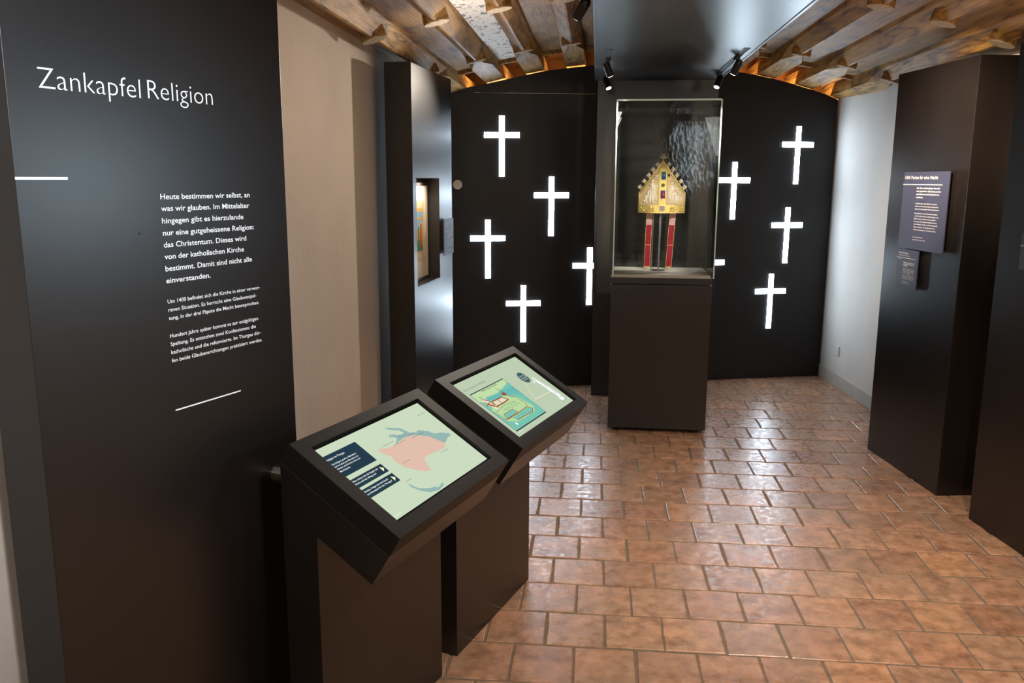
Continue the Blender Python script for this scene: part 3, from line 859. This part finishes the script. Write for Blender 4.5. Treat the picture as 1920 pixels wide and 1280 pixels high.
def side(v, d):           # point of the side outline, v down the slope, d below the top plane
    return (-(v * ct_ - d * st_), KZ - v * st_ - d * ct_)


def kiosk(loc, label, n):
    t = thing('touchscreen_stand', label, 'kiosk', loc, R(90 - 18.3))
    sB = side(0, KS); sF = side(KD, KS); fl = side(KD, KT)
    kj = KD - (KD * ct_ - KT * st_ - KF) / ct_
    J = side(kj, KT)
    box((0, J[0], 0), (KW, sB[0], J[1] - 0.001)).build('post', 'black', t, bevel=0.0012)
    MB().prism([side(0, KS + 0.0012), side(KD, KS + 0.0012), fl, (J[0], J[1]), (sB[0], J[1])], 'x', 0, KW).build('housing', 'black', t, bevel=0.0012)
    # lid: slab with a rectangular opening
    u0, u1, v0, v1 = 0.050, 0.5925, 0.035, 0.336
    if n == 1: u0, u1, v0, v1 = 0.0495, 0.603, 0.035, 0.340
    mb = MB()
    P = lambda u, v, d: top_pt(u, d, v)
    o_ = [P(0, 0, 0), P(KW, 0, 0), P(KW, KD, 0), P(0, KD, 0)]
    i_ = [P(u0, v0, 0), P(u1, v0, 0), P(u1, v1, 0), P(u0, v1, 0)]
    b_ = [P(u0, v0, 0.013), P(u1, v0, 0.013), P(u1, v1, 0.013), P(u0, v1, 0.013)]
    z_ = [P(0, 0, KS), P(KW, 0, KS), P(KW, KD, KS), P(0, KD, KS)]
    mb.v = o_ + i_ + b_ + z_
    for k in range(4):
        q = (k + 1) % 4
        mb.f += [(k, q, 4 + q, 4 + k), (4 + k, 4 + q, 8 + q, 8 + k), (k, 12 + k, 12 + q, q)]
    mb.f += [(8, 9, 10, 11), (12, 15, 14, 13)]
    mb.build('lid', 'bezel', t, bevel=0.001)
    # screen
    a0, a1, c0, c1 = (0.0600, 0.5885, 0.0430, 0.3270) if n == 0 else (0.0680, 0.5960, 0.0430, 0.3330)
    sc = MB(); P2 = lambda d: [P(a0 - 0.004, c0 - 0.004, d), P(a1 + 0.004, c0 - 0.004, d), P(a1 + 0.004, c1 + 0.004, d), P(a0 - 0.004, c1 + 0.004, d)]
    sc.loft([P2(0.0129), P2(0.0115)])
    sb = sc.build('screen_panel', 's_off', t)
    scr = MB(); scr.v = [P(a0, c0, 0.0113), P(a1, c0, 0.0113), P(a1, c1, 0.0113), P(a0, c1, 0.0113)]; scr.f = [(0, 3, 2, 1)]
    sd = scr.build('display', 's_bg' if n == 0 else 's_bg2', sb)
    kids = {'d': sb, 't': t}
    lev = [0]

    def art(poly, m_, name='graphic', d=None):
        lev[0] += 1
        dd = d if d is not None else 0.0112 - lev[0] * 0.00004
        mb = MB(); mb.v = [P(u, v, dd) for u, v in poly]; mb.f = [tuple(range(len(poly)))]
        return mb.build(name, m_, sb)

    def txt(lines, m_, name='lettering'):
        mb = MB()
        for body, u, v, w_, h_, off in lines:
            vs, fs = text_geo(body, w_, h_, off)
            i = len(mb.v); mb.v += [P(u + a, v - b2, 0.0088) for a, b2 in vs]; mb.f += [tuple(i + k for k in f) for f in fs]
        me = bpy.data.meshes.new(name); me.from_pydata([tuple(p) for p in mb.v], [], mb.f); me.materials.append(M[m_])
        o = bpy.data.objects.new(name, me); COL.objects.link(o); o.parent = sb
        if len(lines) > 1: o['kind'] = 'stuff'
        return o

    def stroke(pts, wd, m_, name='graphic'):
        lev[0] += 1; dd = 0.0112 - lev[0] * 0.00004
        mb = MB()
        for (a, b2) in zip(pts[:-1], pts[1:]):
            dx, dy = b2[0] - a[0], b2[1] - a[1]; l = math.hypot(dx, dy) or 1; nx, ny = -dy / l * wd / 2, dx / l * wd / 2
            i = len(mb.v); mb.v += [P(a[0] + nx, a[1] + ny, dd), P(b2[0] + nx, b2[1] + ny, dd), P(b2[0] - nx, b2[1] - ny, dd), P(a[0] - nx, a[1] - ny, dd)]
            mb.f.append((i, i + 1, i + 2, i + 3))
        return mb.build(name, m_, sb)

    if n == 0:
        art([(0.3618, 0.0728), (0.385, 0.085), (0.4104, 0.0965), (0.4160, 0.1100), (0.4260, 0.1245), (0.4501, 0.1330), (0.4620, 0.128), (0.4773, 0.1364), (0.4983, 0.1494), (0.5086, 0.1651), (0.535, 0.172), (0.565, 0.1881),
             (0.5639, 0.1979), (0.54, 0.198), (0.525, 0.205), (0.502, 0.2094), (0.4779, 0.1627), (0.4353, 0.1420), (0.41, 0.134), (0.3877, 0.1309), (0.355, 0.132), (0.3196, 0.1398), (0.345, 0.128), (0.3579, 0.1206),
             (0.345, 0.1100), (0.3331, 0.1066), (0.3455, 0.1000), (0.36, 0.104), (0.3695, 0.1110), (0.39, 0.118), (0.4034, 0.1164), (0.3979, 0.1019), (0.375, 0.091), (0.3590, 0.0793)], 's_lake', 'map_lake')
        art([(0.2512, 0.1237), (0.281, 0.134), (0.3101, 0.138), (0.3650, 0.1345), (0.3854, 0.1325), (0.4157, 0.1335), (0.4754, 0.1643), (0.5041, 0.2104), (0.482, 0.222), (0.4601, 0.2224), (0.41, 0.218), (0.3682, 0.2173),
             (0.3501, 0.2398), (0.3404, 0.2608), (0.318, 0.254), (0.2962, 0.24), (0.269, 0.213), (0.2601, 0.1861), (0.266, 0.1611), (0.2486, 0.1403)], 's_pink', 'map_region')
        art([(0.4757, 0.1350), (0.5041, 0.2104), (0.4754, 0.1643), (0.4450, 0.1470), (0.4157, 0.1335)], 's_lake', 'map_lake')
        art([(0.2157, 0.2579), (0.2332, 0.2880), (0.264, 0.3040), (0.289, 0.3085), (0.2953, 0.3160), (0.3284, 0.3110), (0.327, 0.318), (0.2924, 0.3246), (0.2549, 0.3163), (0.2296, 0.2967), (0.2136, 0.2714)], 's_lake', 'map_lake')
        for pts in ([(0.50, 0.22), (0.49, 0.25), (0.45, 0.27), (0.44, 0.30), (0.46, 0.32)], [(0.25, 0.15), (0.23, 0.16), (0.215, 0.15), (0.20, 0.155)], [(0.27, 0.165), (0.33, 0.19), (0.37, 0.18), (0.44, 0.20)],
                    [(0.52, 0.20), (0.54, 0.23), (0.55, 0.26), (0.575, 0.29)], [(0.20, 0.155), (0.175, 0.17), (0.16, 0.168)]):
            stroke(pts, 0.0008, 's_bg2', 'map_line')
        art([(a0, 0.0712), (0.2086, 0.0712), (0.2086, 0.1525), (a0, 0.1525)], 's_navy', 'text_box')
        art([(a0, 0.1675), (0.2065, 0.1675), (0.2065, 0.1990), (a0, 0.1990)], 's_navy', 'text_box')
        art([(a0, 0.2078), (0.2072, 0.2078), (0.2072, 0.2395), (a0, 0.2395)], 's_navy', 'text_box')
        art([(0.1890, 0.1740), (0.2015, 0.1835), (0.1890, 0.1930)], 's_cream', 'arrow')
        art([(0.1895, 0.2145), (0.2020, 0.2240), (0.1895, 0.2335)], 's_cream', 'arrow')
        txt([('Religion im Thurgau', 0.0606, 0.0900, 0.0757, 0.0062, 0.01),
             ('Die Religion greift im Mittelalter', 0.0606, 0.1075, 0.109, 0.0052, 0.01), ('tief ins Leben der Menschen ein.', 0.0606, 0.1170, 0.107, 0.0052, 0.01),
             ('Klöster und Kirchen sind auch', 0.0606, 0.1263, 0.103, 0.0052, 0.01), ('Machtpole.', 0.0606, 0.1360, 0.046, 0.0052, 0.01),
             ('Wie wirken sich die Regeln der', 0.0606, 0.1795, 0.118, 0.0055, 0.012), ('Kirche auf den Alltag aus?', 0.0606, 0.1893, 0.0965, 0.0055, 0.012),
             ('Welche Folgen hat das Konzil', 0.0606, 0.2203, 0.110, 0.0055, 0.012), ('von Konstanz für den Thurgau?', 0.0606, 0.2302, 0.118, 0.0055, 0.012),
             ('Impressum', 0.0606, 0.3190, 0.036, 0.0050, 0.0)], 's_white')
        txt([('› St. Katharinental', 0.2677, 0.1270, 0.060, 0.0042, 0), ('› Kloster Feldbach', 0.3097, 0.1400, 0.062, 0.0042, 0), ('› Reichenau', 0.3612, 0.1238, 0.043, 0.0042, 0),
             ('› Konstanz', 0.3944, 0.1335, 0.040, 0.0042, 0), ('› Kloster Kreuzlingen', 0.4018, 0.1465, 0.068, 0.0042, 0), ('› St. Gallen', 0.4424, 0.2338, 0.041, 0.0042, 0),
             ('Winterthur', 0.270, 0.2028, 0.044, 0.0042, 0), ('Zürich', 0.2127, 0.2540, 0.029, 0.0042, 0), ('Ravensburg', 0.5242, 0.0874, 0.044, 0.0042, 0)], 's_ink')
        txt([('Thurgau', 0.3726, 0.1715, 0.047, 0.0085, 0)], 's_bg2')
    else:
        x0, x1, y0, y1 = 0.0930, 0.3566, 0.1072, 0.3104
        art([(x0 - .002, y0 - .002), (x1 + .002, y0 - .002), (x1 + .002, y1 + .002), (x0 - .002, y1 + .002)], 's_line', 'picture_border')
        art([(x0, y0 + .002), (x1, y0 + .002), (x1, y1 - .003), (x0, y1 - .003)], 's_sky', 'picture')
        stroke([(0.3566, 0.098), (0.3566, 0.108)], 0.0012, 's_line', 'picture_border')
        art([(x0, 0.150), (0.13, 0.150), (0.1542, 0.1430), (0.2193, 0.1483), (0.2541, 0.1480), (0.2893, 0.1420), (0.3411, 0.1328), (x1, 0.128), (x1, 0.165), (x0, 0.180)], 's_teal', 'hills')
        art([(0.15, 0.149), (0.2193, 0.1553), (0.2893, 0.1520), (0.3411, 0.1528), (x1, 0.150), (x1, 0.2032), (0.3102, 0.1800), (0.2541, 0.1720), (0.15, 0.165)], 's_hill', 'hills')
        art([(x0, 0.178), (0.15, 0.162), (0.2541, 0.1690), (0.3102, 0.1800), (x1, 0.2032), (x1, 0.307), (x0, 0.307)], 's_teal', 'meadow')
        art([(0.15, 0.172), (0.25, 0.170), (0.31, 0.2), (0.335, 0.262), (0.31, 0.282), (0.24, 0.285), (0.16, 0.283), (0.11, 0.262), (0.10, 0.20)], 's_field', 'courtyard')
        for pts in ([(0.15, 0.145), (0.2193, 0.1530), (0.2893, 0.1500), (0.3411, 0.1508)], [(0.2541, 0.1580), (0.3102, 0.1600), (0.352, 0.152)]):
            stroke(pts, 0.0016, 's_hill', 'hill_line')
        # cloister, church, garden walls
        cl = [(0.154, 0.1690), (0.2273, 0.1714), (0.2508, 0.1922), (0.2037, 0.1946), (0.1479, 0.1943), (0.154, 0.1690)]
        art([(0.154, 0.1690), (0.2273, 0.1714), (0.2508, 0.1922), (0.2037, 0.1946), (0.1479, 0.1943)], 's_beige', 'cloister')
        stroke(cl, 0.0050, 's_brick', 'cloister_roof'); stroke([(0.193, 0.170), (0.193, 0.194)], 0.004, 's_brick', 'cloister_roof')
        art([(0.104, 0.150), (0.125, 0.142), (0.140, 0.150), (0.147, 0.190), (0.150, 0.21), (0.128, 0.205), (0.112, 0.175)], 's_beige', 'church')
        for pts in ([(0.108, 0.158), (0.142, 0.19)], [(0.118, 0.175), (0.15, 0.20)], [(0.125, 0.147), (0.143, 0.16), (0.146, 0.185)], [(0.105, 0.175), (0.135, 0.168)]):
            stroke(pts, 0.0045, 's_brick', 'church_roof')
        for pts in ([(0.117, 0.128), (0.119, 0.15)], [(0.13, 0.13), (0.128, 0.146)], [(0.2561, 0.1252), (0.2582, 0.162)], [(0.268, 0.135), (0.268, 0.162)]):
            stroke(pts, 0.0022, 's_line', 'spire')
        art([(0.246, 0.158), (0.272, 0.158), (0.276, 0.172), (0.250, 0.172)], 's_brick', 'gate_tower')
        art([(0.1320, 0.2334), (0.2059, 0.2335), (0.2149, 0.2525), (0.1131, 0.2556)], 's_teal', 'garden')
        stroke([(0.1320, 0.2334), (0.2059, 0.2335), (0.2149, 0.2525), (0.1131, 0.2556), (0.1320, 0.2334)], 0.0022, 's_brick', 'garden_wall')
        art([(0.150, 0.262), (0.2941, 0.2560), (0.3131, 0.2700), (0.2859, 0.2813), (0.1621, 0.2780)], 's_teal', 'garden')
        stroke([(0.1165, 0.2571), (0.20, 0.2571), (0.2941, 0.2533), (0.3131, 0.2706), (0.2859, 0.2813), (0.22, 0.279), (0.1621, 0.2781)], 0.0030, 's_brick', 'garden_wall')
        stroke([(0.25, 0.165), (0.30, 0.20), (0.31, 0.235), (0.30, 0.255)], 0.0030, 's_brick', 'garden_wall')
        stroke([(0.095, 0.205), (0.11, 0.24), (0.10, 0.27)], 0.0024, 's_brick', 'garden_wall')
        for i in range(12):
            u_ = 0.165 + 0.010 * i
            stroke([(u_, 0.215 + 0.004 * (i % 3)), (u_, 0.222 + 0.004 * (i % 3))], 0.0020, 's_line', 'tree')
        for i in range(8):
            stroke([(0.32, 0.195 + 0.012 * i), (0.35, 0.205 + 0.012 * i)], 0.0012, 's_hill', 'hatching')
        stroke([(0.11, 0.212), (0.19, 0.205), (0.27, 0.212)], 0.0012, 's_line', 'path_line')
        circ = lambda cx, cy, r_: [(cx + r_ * math.cos(2 * PI * k / 28), cy + r_ * math.sin(2 * PI * k / 28)) for k in range(28)]
        stroke([(0.4529, 0.155), (0.389, 0.2449), (0.5255, 0.2518)], 0.0042, 's_beige', 'pointer_line')
        art(circ(0.4790, 0.1445, 0.0300), 's_circle', 'text_circle')
        art(circ(0.5065, 0.1820, 0.0060), 's_white', 'ball'); art(circ(0.1341, 0.2880, 0.0060), 's_white', 'ball'); art(circ(0.389, 0.2465, 0.0020), 's_white', 'ball')
        art([(0.5337, 0.160), (0.545, 0.185), (0.553, 0.2207), (0.560, 0.26), (0.5592, 0.3056), (0.540, 0.312), (0.5258, 0.3065), (0.530, 0.28), (0.5283, 0.2504), (0.522, 0.22), (0.5206, 0.1759), (0.525, 0.163)], 's_white', 'white_figure')
        for pts in ([(0.530, 0.17), (0.545, 0.195), (0.549, 0.23)], [(0.5245, 0.20), (0.530, 0.235)], [(0.549, 0.24), (0.552, 0.27)], [(0.531, 0.26), (0.535, 0.29)], [(0.545, 0.29), (0.556, 0.295)], [(0.530, 0.306), (0.524, 0.317)], [(0.552, 0.306), (0.558, 0.316)]):
            stroke(pts, 0.0022, 's_line', 'figure_line')
        txt([('Die Schätze der Klöster', 0.0829, 0.0880, 0.168, 0.0092, -0.008)], 's_ink')
        txt([('KREUZLINGEN', 0.1621, 0.1200, 0.121, 0.0075, 0.0)], 's_line')
        txt([('Was ist der Wert', 0.4560, 0.1370, 0.047, 0.0045, 0.01), ('eines Bücherschatzes', 0.4540, 0.1475, 0.052, 0.0045, 0.01), ('für das Kloster?', 0.4580, 0.1575, 0.043, 0.0045, 0.01),
             ('Impressum', 0.0868, 0.3205, 0.037, 0.0050, 0.0)], 's_white')
        art([(0.505, 0.138), (0.511, 0.142), (0.505, 0.146)], 's_cream', 'arrow')
    return t, sB


k1, sB = kiosk((-0.7588, 2.0064, 0), 'black touchscreen stand with a map of pink and green regions, nearest the camera', 0)
k2, _ = kiosk((-0.5238, 2.7421, 0), 'black touchscreen stand showing a drawn monastery view, behind the map stand', 1)
MB().tube((0.105, sB[0] - 0.001, 0.862), (0.105, sB[0] + 0.100, 0.862), 0.027, 0.027, 28).build('steel_tube', 'steel', k1, smooth=False)
MB().tube((0.40, sB[0] - 0.001, 0.862), (0.40, sB[0] + 0.105, 0.862), 0.027, 0.027, 28).build('steel_tube', 'steel', k1, smooth=False)

# ================================================================ PICTURE COLUMN
cw = math.atan2(0.996, 0.088)
PC = thing('picture_column', 'black column with a recessed framed picture, left of the crosses', 'column', (-0.982, 4.59, 0), cw)
u0, u1, z0, z1, W_, T_, H_, DP = 0.060, 0.530, 1.057, 1.655, 0.826, 0.148, 2.25, 0.078
mb = MB()
f0 = [(0, 0, 0), (W_, 0, 0), (W_, 0, H_), (0, 0, H_)]; f1 = [(u0, 0, z0), (u1, 0, z0), (u1, 0, z1), (u0, 0, z1)]
f2 = [(a, DP, c) for a, b_, c in f1]; f3 = [(a, T_, c) for a, b_, c in f0]
mb.v = f0 + f1 + f2 + f3
for k in range(4):
    q = (k + 1) % 4
    mb.f += [(k, q, 4 + q, 4 + k), (4 + k, 4 + q, 8 + q, 8 + k), (k, 12 + k, 12 + q, q)]
mb.f += [(8, 9, 10, 11), (12, 15, 14, 13)]
mb.build('body', 'black', PC, bevel=0.0015)
# lining of the recess
t_ = 0.004
for a, b_ in (((u0, 0.001, z0), (u0 + t_, DP, z1)), ((u1 - t_, 0.001, z0), (u1, DP, z1)), ((u0 + t_, 0.001, z0), (u1 - t_, DP, z0 + t_)), ((u0 + t_, 0.001, z1 - t_), (u1 - t_, DP, z1))):
    box(a, b_).build('recess_lining', 'frame_dark', PC)
PF = thing('framed_picture', 'framed medieval miniature in a cream mount, set in the black column', 'picture', (-0.982 + 0.088 * 0.295, 4.59 + 0.996 * 0.295, 1.0615), cw)
Y1 = DP - 0.002
rl = spot('picture_recess_fill', (0, 0, 0), (0, 0, -1), 2.2, (1.0, 0.92, 0.8), 150, 0.8, 0.01)  # added light without a fixture, brightens the mount inside the recess
rl.data.energy = 4.0
rl.parent = PC; rl.location = (0.32, 0.012, 1.640); rl.rotation_euler = (R(16), 0, 0)
fh = 0.565
for a, b_ in (((-0.215, Y1 - 0.016, 0.0), (-0.197, Y1, fh)), ((0.197, Y1 - 0.016, 0.0), (0.215, Y1, fh)), ((-0.197, Y1 - 0.016, 0.0), (0.197, Y1, 0.018)), ((-0.197, Y1 - 0.016, fh - 0.018), (0.197, Y1, fh))):
    box(a, b_).build('frame_bar', 'frame_dark', PF, bevel=0.001)
box((-0.197, Y1 - 0.012, 0.018), (0.197, Y1 - 0.002, fh - 0.018)).build('mount', 'mat_card', PF)
box((-0.13, Y1 - 0.0135, 0.11), (0.115, Y1 - 0.012, 0.46)).build('inner_mount', 'mat_card2', PF)
pc = box((-0.11, Y1 - 0.0145, 0.17), (0.085, Y1 - 0.0135, 0.42)).build('miniature', 'ink_gold', PF)
for i, (a, b_, m_) in enumerate((((-0.10, 0.175), (0.078, 0.235), 'ink_green'), ((-0.10, 0.30), (0.078, 0.40), 'ink_blue'), ((-0.10, 0.355), (0.078, 0.368), 'ink_gold'))):
    MB().quadbox((a[0], Y1 - 0.0150 - i * 0.0002, a[1]), (b_[0], Y1 - 0.0145, b_[1])).build('painted_field', m_, pc)
for x, zb_, h_, m_ in ((0.045, 0.20, 0.13, 'ink_red'), (0.0, 0.195, 0.12, 'ink_green'), (-0.05, 0.2, 0.13, 'ink_red'), (0.065, 0.21, 0.11, 'ink_gold')):
    MB().prism([(x - 0.016, zb_), (x + 0.016, zb_), (x + 0.008, zb_ + h_), (x - 0.008, zb_ + h_)], 'y', Y1 - 0.0162, Y1 - 0.0148).build('painted_figure', m_, pc)
    MB().tube((x, Y1 - 0.0148, zb_ + h_ + 0.008), (x, Y1 - 0.0162, zb_ + h_ + 0.008), 0.009, 0.009, 12).build('painted_head', 'mat_card2', pc)


def sign(name, label, loc, ang, u0, u1, z0, z1, lines, bars, off=0.022, grp=None):
    c, s = math.cos(ang), math.sin(ang)
    t = thing(name, label, 'sign', (loc[0] + u0 * c, loc[1] + u0 * s, z0), ang, grp)
    W, H = u1 - u0, z1 - z0
    box((0, -off, 0), (W, -off + 0.006, H)).build('plate', 'sign', t, bevel=0.0006)
    box((0.03, -off + 0.006, 0.03), (W - 0.03, 0.0, H - 0.03)).build('spacer', 'blackmetal', t)
    text_obj('lettering', [((b, x, z), dict(width=w_, height=h_, offset=o_, y=-off - 0.0008)) for b, x, z, w_, h_, o_ in lines], 'white_print', t)
    for x0_, x1_, zz, hh in bars:
        box((x0_, -off - 0.0008, zz), (x1_, -off, zz + hh)).build('white_bar', 'white_print', t)
    return t


sign('label_sign', 'small slate blue label sign beside the framed picture on the black column', (-0.982, 4.59), cw, 0.505, 0.728, 1.194, 1.410,
     [('Papst Johannes', 0.02, 0.184, 0.105, 0.010, 0), ('auf der Flucht', 0.02, 0.166, 0.085, 0.010, 0), ('um 1464', 0.02, 0.148, 0.05, 0.006, 0),
      ('Buchmalerei aus der Zeit', 0.075, 0.118, 0.118, 0.007, .01), ('des Konzils zu Konstanz', 0.075, 0.108, 0.11, 0.007, .01), ('im Thurgau', 0.075, 0.098, 0.06, 0.007, .01)] +
     [('Der Papst flieht aus der Stadt und', 0.075, 0.086 - 0.008 * i, 0.12, 0.0045, 0) for i in range(6)] + [('Zentralbibliothek', 0.075, 0.026, 0.07, 0.0045, 0)],
     [(0.005, 0.20, 0.139, 0.002)], off=0.034)

# ================================================================ RIGHT PANELS
ra = math.atan2(-0.99, 0.143)
RP = thing('exhibit_panel', 'tall black panel with two blue signs in front of the grey wall', 'panel', (1.721, 5.326, 0), ra)
box((0, 0, 0), (0.808, 0.30, 2.25)).build('board', 'black', RP, bevel=0.0015)
RQ = thing('exhibit_panel', 'tall black panel cut off by the right edge of the photo', 'panel', (1.876, 4.216, 0), ra)
box((0, 0, 0), (0.80, 0.28, 2.254)).build('board', 'black', RQ, bevel=0.0015)
body = ['Die Mitra zeigt, welche Macht und welchen', 'Reichtum der Abt des Klosters besitzt und', 'dass er im Rang einem Bischof gleichsteht.', '',
        'Papst Johannes der Dreiundzwanzigste', 'verleiht dem Abt von Kreuzlingen die', 'Mitra auf der Durchreise zum Konzil in', 'Konstanz. Die kostbare Kopfbedeckung', 'ist mit Perlen, Gold und Emails besetzt.', 'Sogar die Bänder am Rücken sind reich', 'verziert und bestickt mit kleinen Perlen.']
ln = [('1000 Perlen für eine Nacht', 0.018, 0.383, 0.345, 0.019, -0.004)]
for i, s in enumerate(['Der Abt von Kreuzlingen lässt sich', 'mit päpstlicher Erlaubnis prunk-', 'volle Mitren und Gewänder her-', 'stellen.']):
    ln.append((s, 0.155, 0.331 - 0.0165 * i, [0.235, 0.250, 0.238, 0.075][i], 0.0088, 0.014))
for i, s in enumerate(body):
    if s: ln.append((s, 0.155, 0.249 - 0.0148 * i + (0.006 if i > 3 else 0), 0.235 + 0.012 * ((i * 7) % 3 - 1), 0.0064, 0.004))
ln.append(('Eine Mitra für den Abt', 0.158, 0.052, 0.13, 0.0060, 0.0))
sign('text_sign', 'large slate blue sign headed 1000 Perlen für eine Nacht', (1.721, 5.326), ra, 0.205, 0.676, 1.274, 1.697, ln, [(0.0, 0.41, 0.352, 0.0035), (0.155, 0.26, 0.068, 0.0014)])
ln = [('Mitra aus Kreuzlingen', 0.018, 0.190, 0.105, 0.010, 0), ('Kirchliches Insigne des Abtes', 0.018, 0.178, 0.12, 0.005, 0), ('um 1414', 0.018, 0.158, 0.03, 0.0045, 0),
      ('Perlen, Gold, Emails und', 0.078, 0.140, 0.12, 0.0065, .01), ('vergoldetes Silber auf', 0.078, 0.131, 0.12, 0.0065, .01), ('Pergament', 0.078, 0.122, 0.05, 0.0065, .01)]
for i in range(4): ln.append(('Geschenk des Papstes an den Abt', 0.078, 0.106 - 0.0075 * i, 0.122, 0.0042, .004))
for i in range(4): ln.append(('und das Kloster Kreuzlingen, das', 0.078, 0.072 - 0.0075 * i, 0.122, 0.0042, .004))
for i in range(3): ln.append(('Historisches Museum', 0.078, 0.034 - 0.006 * i, 0.075, 0.0034, 0))
sign('label_sign', 'small slate blue label hanging directly below the large sign', (1.721, 5.326), ra, 0.208, 0.440, 1.053, 1.2685, ln, [(0.0, 0.205, 0.166, 0.002)], off=0.022)
sign('label_sign', 'slate blue sign at the right edge of the photo on the nearest black panel', (1.876, 4.216), ra, 0.197, 0.42, 1.262, 1.42, [('Votivbild', 0.03, 0.12, 0.06, 0.009, 0)], [(0.0, 0.19, 0.105, 0.002)])

# ---- socket on the grey wall
wx, wy = 2.036 - 0.088 * 0.695, 6.331 + 0.996 * 0.695
so = thing('wall_socket', 'white square power socket low on the grey wall behind the right panel', 'socket', (wx, wy, 0.292), RWA)
box((-0.041, 0.0, -0.041), (0.041, 0.009, 0.041)).build('face_plate', 'white_plastic', so, bevel=0.002)
MB().tube((0, 0.009, 0), (0, 0.0105, 0), 0.021, 0.021, 24).build('recess', 'cream', so)
for dx in (-0.0095, 0.0095):
    MB().tube((dx, 0.0105, 0), (dx, 0.0112, 0), 0.003, 0.003, 10).build('hole', 'dark', so)

# ---- what the glass reflects: rubble wall and stair in the room behind the camera
rs = random.Random(11)
sw = thing('rubble_wall', 'rough grey rubble stone wall behind the camera, seen only mirrored in the glass', 'stone wall', (1.05, -2.3, 0))
q = MB(); NX, NZ = 26, 52
hgt = [[rs.uniform(0, 0.14) for _ in range(NZ + 1)] for _ in range(NX + 1)]
for i in range(NX + 1):
    for j in range(NZ + 1):
        q.v.append((-0.28 + 0.62 * i / NX, 0.02 + hgt[i][j], 2.5 * j / NZ))
for i in range(NX):
    for j in range(NZ):
        a = i * (NZ + 1) + j; q.f.append((a, a + NZ + 1, a + NZ + 2, a + 1))
q.build('stone_face', 'stone', sw)
sr = thing('wooden_stair', 'wooden stair behind the camera, seen only mirrored in the glass', 'stair', (0.45, -2.2, 0))
for i in range(11):
    box((-0.25, 0.0 + 0.05 * (10 - i) * 0, 0.2 + 0.2 * i), (0.22, 0.22, 0.235 + 0.2 * i)).build('tread', 'wood', sr)
for xo in (0.0, 0.09, 0.2):
    MB().tube((xo + 0.36, 0.3, 0.9), (xo - 0.02, 0.3, 2.5), 0.014, 0.014, 8).build('handrail', 'wood_orange', sr)
